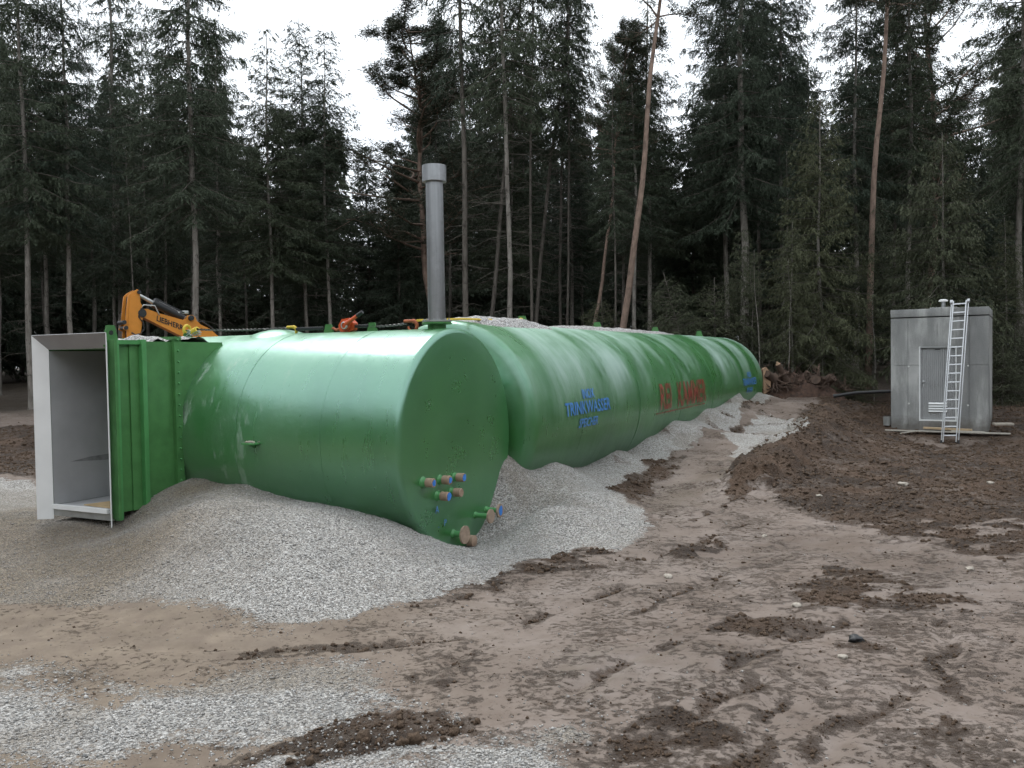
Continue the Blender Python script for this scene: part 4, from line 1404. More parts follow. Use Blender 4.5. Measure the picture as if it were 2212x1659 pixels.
vs = [(x_, y_, z_) for z_ in (DZ0 + .037, DZ1 - .037) for x_, y_ in pts]
n_ = len(pts)
mb.add(vs, [(i, i + 1, i + 1 + n_, i + n_) for i in range(n_ - 1)])
mb.build('leaf', M['door'], dr)
for hz_ in (.35, 1.05, 1.8):
    mb = MB(); mb.cyl((DX1 - fw_ - .004, .03, hz_), (DX1 - fw_ - .004, .03, hz_ + .11), .012, 8); mb.build('hinge', M['galv'], dr)
mb = MB(); mb.box(DX0 + .36, DX0 + .48, .042, .05, DZ1 - .085, DZ1 - .07); mb.build('door_closer_plate', M['dark'], dr)
mb = MB(); mb.lathe([(.026, 0), (.026, .012), (.012, .016), (.012, .05), (.024, .055), (.024, .075), (0, .08)], 16, Matrix.Translation((DX0 + .10, .052, 1.15)) @ Matrix.Rotation(rad(90), 4, 'X')); mb.build('handle', M['alu'], dr)
mb = MB(); mb.box(DX0 + .085, DX0 + .115, .044, .051, 1.02, 1.075); mb.build('lock_plate', M['alu'], dr)
gr = empty('vent_grille'); gr.parent = dr
for k in range(4):
    z_ = .375 + k * .064
    mb = MB(); mb.prism([(0, z_), (0, z_ + .05)], 0, 0) if False else mb.add([(DX0 + .215, .046, z_), (DX0 + .635, .046, z_), (DX0 + .635, .012, z_ + .01), (DX0 + .215, .012, z_ + .01), (DX0 + .215, .046, z_ + .052), (DX0 + .635, .046, z_ + .052)], [(0, 1, 2, 3), (3, 2, 5, 4), (0, 3, 4), (1, 5, 2)])
    mb.build('louvre', M['white'], dr)
bpy.data.objects.remove(gr, do_unlink=True)
mb_ = MB(); mb_.lathe([(.024, 0), (.024, .006), (.0, .012)], 12, Matrix.Rotation(rad(90), 4, 'X'))
pme = mb_.mesh('form_tie_plug', M['plug'])
for x_, z_ in ((.42, 1.53), (1.755, 1.54), (.42, .585), (1.755, .56)):
    link_mesh('form_tie_plug', pme, shed, (x_, -.001, z_))

# ------------------------------------------------------------------ ladder leaning on the shed
def shed_plane_pt(px, py, ey):
    return on_plane(px, py, EY, np.array([SX0, SY0, 0]) + ey * EY)


LFl, LFr = shed_plane_pt(2034, 957, -.85), shed_plane_pt(2071, 957, -.85)
LTl, LTr = shed_plane_pt(2056.5, 652, .0), shed_plane_pt(2093, 652, .0)
# bring the rail line clear of the roof edge
lad = empty('ladder', tuple((LFl + LFr) / 2), 0)
tag(lad, 'aluminium extension ladder leaning against the concrete shed', 'ladder')
L0 = np.array(lad.location)
loc = lambda P: Vector(np.asarray(P) - L0)
wv = (LFr - LFl) / np.linalg.norm(LFr - LFl)
up_l = (LTl + LTr) / 2 - (LFl + LFr) / 2
LL = np.linalg.norm(up_l); up_l /= LL
nrm = np.cross(wv, up_l); nrm /= np.linalg.norm(nrm)
if nrm @ EY > 0: nrm = -nrm
base = (LFl + LFr) / 2
half = np.linalg.norm(LFr - LFl) / 2


def rail(off, x_, l0, l1, w=.024, d=.062):
    Mx = Matrix(((wv[0], nrm[0], up_l[0], 0), (wv[1], nrm[1], up_l[1], 0), (wv[2], nrm[2], up_l[2], 0), (0, 0, 0, 1)))
    mb = MB(); mb.box(x_ - w / 2, x_ + w / 2, off - d / 2, off + d / 2, l0, l1, Mx, bev=.004)
    return mb.build('rail', M['alu'], lad)


for s in (-1, 1):
    rail(.09, s * half, 0, LL)
    rail(.165, s * (half - .045), .0, LL - .02)
Mx = Matrix(((wv[0], nrm[0], up_l[0], 0), (wv[1], nrm[1], up_l[1], 0), (wv[2], nrm[2], up_l[2], 0), (0, 0, 0, 1)))
mb = MB(); mb.box(-(half - .06), half - .06, .148, .182, -.014, .014, Mx)
rme = mb.mesh('rung', M['alu'])
nR = 16
for k in range(nR):
    p = up_l * (.16 + k * (LL - .26) / (nR - 1))
    link_mesh('rung', rme, lad, tuple(p))
for s in (-1, 1):
    mb = MB(); mb.box(s * half - .02, s * half + .02, .05, .13, -.02, .05, Mx); mb.build('foot', M['black'], lad)
    mb = MB(); mb.box(s * half - .03, s * half + .03, .06, .19, LL - .06, LL + .01, Mx, bev=.006); mb.build('end_cap', M['alu'], lad)

# ------------------------------------------------------------------ boards, pail and pipe round the shed
def plank(p, q, w, t, mat, name, label, z=None, tilt=0):
    p, q = np.array(p, float), np.array(q, float)
    if z is not None: p[2] = q[2] = z
    d = Vector(q - p); L = d.length; d.normalize()
    sv = Vector((0, 0, 1)).cross(d).normalized(); uv_ = d.cross(sv)
    Mx = Matrix(((d.x, sv.x, uv_.x, 0), (d.y, sv.y, uv_.y, 0), (d.z, sv.z, uv_.z, 0), (0, 0, 0, 1)))
    mb = MB(); mb.box(0, L, -w / 2, w / 2, -t / 2, t / 2, Mx, bev=.003)
    o = mb.build(name, mat)
    o.location = tuple(p)
    return tag(o, label, 'board')


pl = lambda px, py, ey: shed_plane_pt(px, py, ey)
plank(pl(1912, 929, -.30), pl(2183, 937, -.30), .12, .03, M['board_grey'], 'long_board', 'longest grey board lying along the foot of the shed')
plank(pl(1995, 924, -.16), pl(2100, 929, -.16), .16, .045, M['board'], 'threshold_board', 'yellowish short board lying right under the shed door')
plank(pl(2055, 930, -.22), pl(2128, 934, -.22), .10, .03, M['board_grey'], 'short_board', 'short grey board on the long board behind the ladder foot')
plank(pl(1945, 936, -.42), pl(1978, 931, -.46), .06, .03, M['board_grey'], 'narrow_batten', 'narrow pale batten on the soil left of the shed door')
p = pl(1916, 919, .05)
pr = empty('metal_pail', (p[0], p[1], p[2]), 0)
mb = MB(); mb.lathe([(0, .005), (.085, .005), (.10, .22), (.105, .225), (.095, .225), (.08, .02), (0, .02)], 24); mb.build('bucket_body', M['galv'], pr)
mb = MB(); mb.tube([(.105 * math.cos(t), .02, .21 + .05 * math.sin(t)) for t in np.linspace(0, math.pi, 10)], .004, 5); mb.build('bail_handle', M['dark'], pr)
tag(pr, 'small dented metal pail standing beside the left corner of the shed', 'pail')
mb = MB(); mb.box(0, .42, -.12, .12, 0, .05, Matrix.Translation(Vector(pl(2146, 918, -.05))) @ Matrix.Rotation(-.2, 4, 'Z'), bev=.006)
tag(mb.build('concrete_slab', M['stone']), 'pale broken slab lying beside the right corner of the shed', 'slab')
pts = [at_depth(1800, 856, 23.6), at_depth(1822, 852.5, 23.5), at_depth(1850, 848.5, 23.4), at_depth(1890, 846.5, 23.2), at_depth(1932, 845, 23.0)]
mb = MB(); mb.tube(pts, .045, 12)
mb.lathe([(.055, 0), (.055, .08), (.045, .08)], 14, Matrix.Translation(Vector(pts[0])) @ Vector(pts[1] - pts[0]).to_track_quat('Z', 'Y').to_matrix().to_4x4())
tag(mb.build('black_pipe', M['black']), 'black plastic pipe running from the bank to the shed wall', 'pipe')

# ------------------------------------------------------------------ excavator behind the short tank
EXA = rad(38)
EU = np.array([math.cos(EXA), math.sin(EXA), 0]); EN = np.array([-math.sin(EXA), math.cos(EXA), 0])
EC = at_depth(300, 700, 15.2)
exc = empty('excavator', (EC[0], EC[1], 0), EXA)
tag(exc, 'orange excavator with folded boom and arm showing behind the short tank', 'excavator')


def ez(zx, zy, dn=0.0):
    """point of the boom plane seen at a spot of the enlarged detail, in machine coordinates (x along boom, z up)"""
    P = on_plane(233.3 + .1172 * zx, 604.8 + .1172 * zy, EN, EC + dn * EN)
    d = P - np.array([EC[0], EC[1], 0])
    return float(d @ EU), float(d[2])


def eprism(pts, y0, y1, name, mat, parent=exc):
    mb = MB(); mb.prism([ez(*q) for q in pts], y0, y1)
    return mb.build(name, mat, parent)


stick_o = [(540, 170), (595, 200), (588, 300), (600, 420), (632, 475), (600, 545), (585, 625), (640, 700), (625, 850), (605, 970), (590, 1090), (560, 1500), (400, 1500), (345, 1090), (350, 945), (282, 905), (300, 850), (322, 795), (345, 520), (370, 290), (425, 232)]
stk = eprism(stick_o, .0, .035, 'stick', M['orange'])
eprism(stick_o, .30, .335, 'stick_cheek', M['orange'], stk)
inner = [(540, 185), (560, 300), (560, 600), (560, 1500), (440, 1500), (400, 1000), (400, 520), (420, 300)]
eprism(inner, .036, .299, 'stick_core', M['dark'], stk)
plate = [(530, 262), (575, 430), (590, 520), (560, 650), (600, 760), (590, 1060), (560, 1480), (420, 1480), (372, 1000), (378, 560), (405, 330)]
eprism(plate, -.012, -.001, 'stick_face', M['orange'], stk)
for q in ((330, 880), (570, 225), (300, 780)):
    x_, z_ = ez(*q)
    mb = MB(); mb.cyl((x_, -.03, z_), (x_, .365, z_), .035, 14); mb.build('pin', M['dark'], stk)
boom_o = [(650, 530), (740, 530), (960, 610), (1400, 735), (1455, 715), (1490, 655), (1570, 640), (1632, 690), (1655, 750), (1725, 820), (1900, 900), (2020, 1010), (2500, 1300), (2500, 1620), (2150, 1420), (1700, 1190), (1300, 1000), (1000, 850), (700, 700), (640, 640)]
bo = eprism(boom_o, .05, .285, 'boom', M['orange'])
for q, r_ in (((620, 610), .085), ((1540, 700), .05)):
    x_, z_ = ez(*q)
    mb = MB(); mb.cyl((x_, -.02, z_), (x_, .355, z_), r_ * .75, 18); mb.cyl((x_, .0, z_), (x_, .33, z_), r_, 18); mb.build('pivot', M['dark'], bo)
x0, z0 = ez(570, 245); x1, z1 = ez(890, 415); x2, z2 = ez(1440, 690)
mb = MB(); mb.cyl((x0, .165, z0), (x1, .165, z1), .033, 14); mb.build('cylinder_rod', M['galv'], exc)
mb = MB(); mb.cyl((x1, .165, z1), (x2, .165, z2), .075, 18)
dx, dz = (x2 - x1), (z2 - z1)
mb.cyl((x1 - dx * .03, .165, z1 - dz * .03), (x1 + dx * .1, .165, z1 + dz * .1), .088, 18); mb.build('cylinder_barrel', M['black'], exc)
mb = MB(); mb.tube([(x1 + dx * .05, .10, z1 + dz * .05 + .09), (x1 + dx * .4, .10, z1 + dz * .4 + .085), (x2, .10, z2 + .09)], .011, 6); mb.build('hose', M['dark'], exc)
xa, za = ez(600, 530); xb, zb = ez(920, 590)
mb = MB(); mb.tube([(xa, .02, za), (xa + .06, .02, za + .07), (xa + .25, .02, za + .06), (xb, .02, zb + .01), (ez(960, 640)[0], .04, ez(960, 640)[1])], .012, 6); mb.build('hose', M['galv'], exc)
mb = MB(); mb.tube([(ez(*q)[0], -.02, ez(*q)[1]) for q in ((575, 600), (560, 680), (640, 780), (665, 900), (600, 990), (500, 1010), (430, 970))], .012, 6); mb.build('hose', M['black'], exc)
mb = MB(); mb.tube([(ez(*q)[0], .1, ez(*q)[1] + .02) for q in ((1700, 790), (1760, 780), (1860, 840), (1950, 900), (2020, 990))], .013, 6); mb.build('hose', M['black'], exc)
pxm = ez(1310, 700)
mb = MB(); mb.box(pxm[0] - .05, pxm[0] + .05, .1, .2, pxm[1] + .06, pxm[1] + .12, bev=.01); mb.box(x2 - .03, x2 + .08, .1, .22, z2 + .07, z2 + .13, bev=.01); mb.build('valve_block', M['galv'], exc)
tx0, tz0 = ez(905, 705); tx1, tz1 = ez(1400, 890)
V, F = text_tris('LIEBHERR', .2, .006)
w_ = max(v[0] for v in V) - min(v[0] for v in V); hh = max(v[1] for v in V) - min(v[1] for v in V)
Lt = math.hypot(tx1 - tx0, tz1 - tz0)
hx = abs(ez(905, 655)[1] - ez(905, 755)[1])
ca_, sa_ = (tx1 - tx0) / Lt, (tz1 - tz0) / Lt
mb = MB()
mb.add([((tx0 + tx1) / 2 + x_ / w_ * Lt * ca_ - y_ / hh * hx * sa_ * .3, .0465, (tz0 + tz1) / 2 + x_ / w_ * Lt * sa_ + y_ / hh * hx) for x_, y_ in V], F)
mb.build('lettering', M['lettering_black'], bo)
# body, cab and tracks stand lower, hidden by the tank from here
bx_, bz_ = ez(2500, 1450)
gz = -.55
mb = MB(); mb.prism([(bx_ - .35, gz + .75), (bx_ + 1.55, gz + .75), (bx_ + 1.7, gz + 1.0), (bx_ + 1.65, gz + 1.55), (bx_ + .6, gz + 1.62), (bx_ - .1, gz + 1.4), (bx_ - .45, gz + 1.1)], -.75, 1.05); mb.build('upper_body', M['orange'], exc)
mb = MB(); mb.prism([(bx_ - .3, gz + 1.35), (bx_ + .75, gz + 1.35), (bx_ + .75, gz + 2.3), (bx_ + .6, gz + 2.4), (bx_ - .05, gz + 2.4), (bx_ - .25, gz + 2.0)], .36, 1.04); mb.build('cab', M['dark'], exc)
for y0 in (-.85, .65):
    mb = MB()
    mb.prism([(bx_ - .75, gz + .1), (bx_ - .95, gz + .33), (bx_ - .75, gz + .62), (bx_ + 1.5, gz + .62), (bx_ + 1.7, gz + .33), (bx_ + 1.5, gz + .1)], y0, y0 + .42); mb.build('track', M['black'], exc)

# ------------------------------------------------------------------ uprooted stumps by the far end of the tank
def root_tube(mb, p, d, L, r, rng, depth=0):
    pts = [Vector(p)]; rs_ = [r]
    d = Vector(d).normalized()
    for k in range(5):
        d = (d + Vector((rng.uniform(-.35, .35), rng.uniform(-.35, .35), rng.uniform(-.35, .25)))).normalized()
        pts.append(pts[-1] + d * L / 5); rs_.append(r * (1 - (k + 1) / 5.6))
    mb.tube(pts, rs_, 6)
    if depth < 1:
        for k in (2, 3, 4): root_tube(mb, pts[k], d + Vector((rng.uniform(-1, 1), rng.uniform(-1, 1), rng.uniform(-.6, .8))), L * .5, r * .42, rng, depth + 1)


def stump(loc_, trunk_dir, L, r, seed, label, raw=True):
    rng = random.Random(seed)
    root = empty('uprooted_stump', tuple(loc_), 0)
    d = Vector(trunk_dir).normalized()
    mb = MB()
    mb.tube([(0, 0, 0), d * L * .3, d * L * .7, d * L], [r * 1.5, r * 1.05, r * .95, r * .85], 10)
    mb.build('trunk', M['rootwood'], root)
    if raw:
        mb = MB(); mb.tube([d * (L * .999), d * (L + .02), d * (L + .09)], [r * .7, r * .5, r * .1], 9); mb.build('split_end', M['rawwood'], root)
    mb = MB()
    for k in range(14):
        a = k / 14 * 2 * math.pi + rng.uniform(-.2, .2)
        e1 = d.orthogonal().normalized(); e2 = d.cross(e1)
        root_tube(mb, -d * .02, (e1 * math.cos(a) + e2 * math.sin(a)) - d * rng.uniform(.0, .6), rng.uniform(.35, .75), r * .38, rng)
    ro = mb.build('roots', M['rootwood'], root); ro['kind'] = 'stuff'
    tag(root, label, 'stump', 'uprooted stumps beyond the long tank')
    return root


def stump_at(px, py, dpt): return at_depth(px, py, dpt)


stump(stump_at(1698, 824, 25.4), (-.42, -.25, .75), .62, .10, 1, 'tallest uprooted stump with a slanting torn trunk behind the long tank')
stump(stump_at(1668, 818, 25.2), (-.5, -.5, .35), .35, .13, 2, 'uprooted stump half hidden by the end of the long tank', False)
stump(stump_at(1733, 824, 25.6), (.3, -.4, .8), .35, .08, 3, 'uprooted stump with short upright trunk in the middle of the root pile', False)
stump(stump_at(1760, 826, 25.3), (-.2, -.8, .3), .25, .16, 4, 'uprooted stump right of the middle with a plate of upright roots', False)
stump(stump_at(1783, 826, 25.5), (.5, -.6, .5), .3, .15, 5, 'rightmost uprooted stump of the root pile', False)
mb = MB()
c = stump_at(1722, 846, 25.6)
q = np.linspace(-1.5, 1.5, 68); w_ = np.linspace(-.9, .9, 40)
QX, QY = np.meshgrid(q, w_)
ZZ = .55 * np.clip(1 - (QX / 1.5) ** 2, 0, 1) ** .7 * np.clip(1 - (QY / .9) ** 2, 0, 1) ** .7 * (.25 + 1.6 * fbm(QX * 3, QY * 3, 5, 6, .65)) + (fbm(QX * 12, QY * 12, 2, 16) - .5) * .14 - .05
i = (np.arange(39)[:, None] * 68 + np.arange(67)[None, :]).ravel()
me = mesh_tris('earth_pile', np.stack([QX + c[0], QY + c[1] + .1, ZZ - .10 + hgrid((QX + c[0]).ravel(), (QY + c[1] + .1).ravel()).reshape(QX.shape)], -1).reshape(-1, 3), np.stack([i, i + 1, i + 69, i + 68], -1), M['earth'], False)
tag(link_mesh('earth_pile', me), 'heap of dark earth and torn roots beyond the far tank end', 'earth pile')
rng = random.Random(77)
mb = MB()
for k in range(240):
    x_ = rng.uniform(-1.45, 1.45); y_ = rng.uniform(-.7, .3)
    z_ = .5 * max(0, 1 - (x_ / 1.5) ** 2) * max(0, 1 - (y_ / .9) ** 2) + hz(c[0], c[1]) - .05
    p = Vector((c[0] + x_, c[1] + .1 + y_, z_))
    d = Vector((rng.uniform(-1, 1), rng.uniform(-1, .3), rng.uniform(-.2, 1))).normalized()
    L = rng.uniform(.12, .45)
    mb.tube([p, p + d * L * .5 + Vector((0, 0, rng.uniform(-.04, .04))), p + d * L], [.018, .013, .004], 5)
tag(mb.build('root_tangle', M['rootwood']), 'tangle of thin torn roots poking from the earth pile', 'roots', kind='stuff')
c2 = stump_at(1657, 820, 25.0)
mb = MB(); mb.add([(-.10, 0, -.45), (.12, .05, -.3), (.14, .1, .2), (.0, .06, .36), (-.12, .0, .3), (-.10, .2, -.45), (.12, .25, -.3), (.14, .3, .2), (.0, .26, .36), (-.12, .2, .3)],
                  [(0, 1, 2, 3, 4), (9, 8, 7, 6, 5), (0, 5, 6, 1), (1, 6, 7, 2), (2, 7, 8, 3), (3, 8, 9, 4), (4, 9, 5, 0)])
o = mb.build('split_log', M['rawwood']); o.location = tuple(c2)
tag(o, 'pale freshly split log end showing just past the far tank end', 'log')

# ------------------------------------------------------------------ trees
def seg_tubes(P0, P1, r0, r1, n=4):
    """many straight tapered twigs at once -> verts, quads"""
    P0 = np.asarray(P0, float); P1 = np.asarray(P1, float)
    m = len(P0)
    d = P1 - P0; d /= np.linalg.norm(d, axis=1, keepdims=True) + 1e-9
    ref = np.where(np.abs(d[:, 2:3]) < .9, np.array([[0, 0, 1.0]]), np.array([[1.0, 0, 0]]))
    e = np.cross(d, ref); e /= np.linalg.norm(e, axis=1, keepdims=True) + 1e-9
    g = np.cross(d, e)
    an = np.arange(n) * 2 * np.pi / n
    ring = np.cos(an)[None, :, None] * e[:, None, :] + np.sin(an)[None, :, None] * g[:, None, :]
    V = np.concatenate([P0[:, None] + ring * np.asarray(r0)[:, None, None], P1[:, None] + ring * np.asarray(r1)[:, None, None]], 1)
    k = np.arange(n); k2 = (k + 1) % n
    F = np.stack([k, k2, k2 + n, k + n], -1)[None] + (np.arange(m) * 2 * n)[:, None, None]
    return V.reshape(-1, 3), F.reshape(-1, 4)


def trunk_mesh(name, H, r, seed, mat, crook=.06, n=12, path=None):
    rs = np.random.RandomState(seed)
    zs = np.concatenate([[-.6, 0, .15, .5], np.linspace(1.2, H, 16)])
    ph = rs.uniform(0, 6, 4)
    cx = crook * np.sin(zs * .45 + ph[0]) * np.minimum(1, zs / 3).clip(0) + crook * .5 * np.sin(zs * 1.3 + ph[1]) * np.minimum(1, zs / 3).clip(0)
    cy = crook * np.sin(zs * .5 + ph[2]) * np.minimum(1, zs / 3).clip(0)
    if path is not None:
        cx = cx * .3 + np.interp(zs, path[0], path[1])
    rr = r * (1 - (zs / H).clip(0) * .93) ** .8
    rr[:3] = [r * 1.7, r * 1.35, r * 1.15]
    mb = MB()
    mb.tube([(a, b, c) for a, b, c in zip(cx, cy, zs)], list(np.maximum(rr, .008)), n, True)
    return mb.mesh(name, mat), (zs, cx, cy, rr)


def spruce(seed, H, hc, Lmax, nbr, dens=20, droop=.5, blade=.14, hang=.6, r=.15, mat='needle', bark='bark_spruce', dead=45, shape=.8, crook=.05, lowfade=.15, path=None, bw=.030):
    rs = np.random.RandomState(seed)
    tm, (zs, cx, cy, rr) = trunk_mesh('trunk', H, r, seed, M[bark], crook, path=path)
    q = np.sort(rs.uniform(0, 1, nbr) ** .95)
    h = hc + (H - hc - .25) * q
    L = Lmax * (1 - q) ** shape * (.5 + .5 * np.minimum(1, q / lowfade)) * rs.uniform(.62, 1.18, nbr) + .22
    az = (np.arange(nbr) * 2.399 + rs.uniform(-.5, .5, nbr))
    # some sides thinner than others
    L *= 1 - .35 * (np.sin(az * 1 + rs.uniform(0, 6)) * .5 + .5) * rs.uniform(.2, 1, nbr)
    e0 = -.30 + .95 * q + rs.uniform(-.15, .15, nbr)
    dr = droop * (1 - .55 * q) * rs.uniform(.6, 1.3, nbr)

    def pos(i, t):
        l = L[i]
        x = l * t
        z = h[i] + l * (e0[i] * t - dr[i] * t ** 1.6 + dr[i] * .55 * t ** 3.2)
        return np.stack([np.interp(h[i], zs, cx) + x * np.cos(az[i]), np.interp(h[i], zs, cy) + x * np.sin(az[i]), z], -1)
    # branch wood
    bi = np.arange(nbr); P0s = []; P1s = []; r0 = []; r1 = []
    for a, b in ((0, .33), (.33, .66), (.66, .97)):
        P0s.append(pos(bi, np.full(nbr, a))); P1s.append(pos(bi, np.full(nbr, b)))
        r0.append((.007 + .007 * L) * (1 - a * .9)); r1.append((.007 + .007 * L) * (1 - b * .9))
    V, F = seg_tubes(np.concatenate(P0s), np.concatenate(P1s), np.concatenate(r0), np.concatenate(r1), 4)
    Vs, Fs = [V], [F]
    nv = len(V)
    # dead snags on the bare stem
    if dead:
        dh = rs.uniform(.8, hc + (H - hc) * .3, dead); da = rs.uniform(0, 6.28, dead); dl = rs.uniform(.25, 1.5, dead) * min(1, Lmax / 1.8)
        A = np.stack([np.interp(dh, zs, cx), np.interp(dh, zs, cy), dh], -1)
        D = np.stack([np.cos(da), np.sin(da), rs.uniform(-.35, .12, dead)], -1)
        B = A + D * dl[:, None] * .55 + np.array([0, 0, .0]); C = B + (D + np.stack([rs.uniform(-.4, .4, dead), rs.uniform(-.4, .4, dead), rs.uniform(-.5, .15, dead)], -1)) * dl[:, None] * .45
        V2, F2 = seg_tubes(np.concatenate([A, B]), np.concatenate([B, C]), np.concatenate([np.full(dead, .012), np.full(dead, .008)]), np.concatenate([np.full(dead, .008), np.full(dead, .003)]), 3)
        # side twigs
        k = rs.randint(0, dead, dead * 2); t = rs.uniform(.3, 1, dead * 2)[:, None]
        A2 = A[k] + (B[k] - A[k]) * t
        C2 = A2 + np.stack([rs.uniform(-.35, .35, dead * 2), rs.uniform(-.35, .35, dead * 2), rs.uniform(-.3, .1, dead * 2)], -1) * dl[k][:, None]
        V3, F3 = seg_tubes(A2, C2, np.full(dead * 2, .005), np.full(dead * 2, .002), 3)
        Vq = np.concatenate([V2, V3]); Fq = np.concatenate([F2, F3 + len(V2)])
        dead_me = mesh_tris('dead_twigs', Vq, Fq, M['twig'], True)
    else:
        dead_me = None
    br = mesh_tris('branches', np.concatenate(Vs), np.concatenate(Fs), M['twig'], True)
    # foliage: side twigs along each branch, needle sprays along each twig
    n2 = np.maximum(4, (L * dens).astype(int))
    i2 = np.repeat(bi, n2)
    t2 = .05 + .95 * rs.uniform(0, 1, len(i2)) ** .85
    p2 = pos(i2, t2)
    side = np.where(rs.uniform(0, 1, len(i2)) < .5, -1, 1)
    fa = az[i2] + side * rs.uniform(.35, 1.25, len(i2))
    tw = np.stack([np.cos(fa), np.sin(fa), rs.uniform(-.55, .10, len(i2)) - hang * .35], -1)
    tw /= np.linalg.norm(tw, axis=1, keepdims=True)
    l2 = (.17 + .26 * L[i2] * (1.1 - t2)) * rs.uniform(.6, 1.3, len(i2))
    n3 = np.maximum(3, (l2 * 25).astype(int) + 1)
    i3 = np.repeat(np.arange(len(i2)), n3)
    s3 = rs.uniform(0, 1, len(i3))
    p3 = p2[i3] + tw[i3] * (l2[i3] * s3)[:, None]
    p3[:, 2] -= hang * .55 * l2[i3] * s3 ** 2
    bd = tw[i3] * .7 + rs.normal(0, .5, (len(i3), 3))
    bd[:, 2] -= hang * .75
    bd /= np.linalg.norm(bd, axis=1, keepdims=True)
    bl = blade * rs.uniform(.6, 1.35, len(i3))
    sd_ = np.cross(bd, rs.normal(0, 1, (len(i3), 3))); sd_ /= np.linalg.norm(sd_, axis=1, keepdims=True) + 1e-9
    w3 = (bw * rs.uniform(.6, 1.2, len(i3)))[:, None]
    A = p3 - sd_ * w3 * .5; B = p3 + sd_ * w3 * .5; C = p3 + bd * bl[:, None]
    V = np.stack([A, B, C], 1).reshape(-1, 3)
    F = np.arange(len(V)).reshape(-1, 3)
    cr = mesh_tris('crown', V, F, M[mat])
    return dict(trunk=tm, branches=br, dead=dead_me, crown=cr, H=H)


def pine(seed, H, hc, Lmax, nbr, r=.15, mat='needle_pine'):
    rs = np.random.RandomState(seed)
    tm, (zs, cx, cy, rr) = trunk_mesh('trunk', H, r, seed, M['bark_pine'], .10)
    q = np.sort(rs.uniform(0, 1, nbr)); h = hc + (H - hc) * q
    L = Lmax * (1 - .75 * q) * rs.uniform(.45, 1.1, nbr) * (.6 + .4 * np.minimum(1, q / .3)) + .25
    az = np.arange(nbr) * 2.399 + rs.uniform(-.6, .6, nbr)
    P = [np.stack([np.interp(h, zs, cx), np.interp(h, zs, cy), h], -1)]
    D = np.stack([np.cos(az), np.sin(az), .25 + .5 * q + rs.uniform(-.3, .3, nbr)], -1)
    for k in range(4):
        D = D + rs.normal(0, .22, D.shape); D[:, 2] += .07
        P.append(P[-1] + D / np.linalg.norm(D, axis=1, keepdims=True) * (L / 4)[:, None])
    A = np.concatenate(P[:-1]); B = np.concatenate(P[1:])
    ra = np.concatenate([(.014 + .016 * L) * (1 - k / 4.6) for k in range(4)]); rb = np.concatenate([(.014 + .016 * L) * (1 - (k + 1) / 4.6) for k in range(4)])
    # side shoots
    C0 = []; C1 = []
    for k in (2, 3, 4):
        for _ in range(5):
            d = rs.normal(0, 1, (nbr, 3)) * np.array([.8, .8, .35]) + D * .5 + np.array([0, 0, .2])
            d /= np.linalg.norm(d, axis=1, keepdims=True)
            C0.append(P[k]); C1.append(P[k] + d * (L * rs.uniform(.12, .34, nbr))[:, None])
    C0 = np.concatenate(C0); C1 = np.concatenate(C1)
    V, F = seg_tubes(np.concatenate([A, C0]), np.concatenate([B, C1]), np.concatenate([ra, np.full(len(C0), .011)]), np.concatenate([rb, np.full(len(C0), .004)]), 4)
    br = mesh_tris('branches', V, F, M['bark_pine'], True)
    # needle tufts at shoot ends
    tips = np.concatenate([C1, C0 * .35 + C1 * .65, P[4]])
    n = 26
    i3 = np.repeat(np.arange(len(tips)), n)
    p3 = tips[i3] + rs.normal(0, .085, (len(i3), 3))
    bd = rs.normal(0, 1, (len(i3), 3)); bd[:, 2] = np.abs(bd[:, 2]) * .5 + .1
    bd /= np.linalg.norm(bd, axis=1, keepdims=True)
    sd_ = np.cross(bd, rs.normal(0, 1, (len(i3), 3))); sd_ /= np.linalg.norm(sd_, axis=1, keepdims=True) + 1e-9
    bl = rs.uniform(.09, .17, len(i3))[:, None]; w = rs.uniform(.018, .034, len(i3))[:, None]
    V = np.stack([p3 - sd_ * w * .5, p3 + sd_ * w * .5, p3 + bd * bl], 1).reshape(-1, 3)
    cr = mesh_tris('crown', V, np.arange(len(V)).reshape(-1, 3), M[mat])
    return dict(trunk=tm, branches=br, dead=None, crown=cr, H=H)


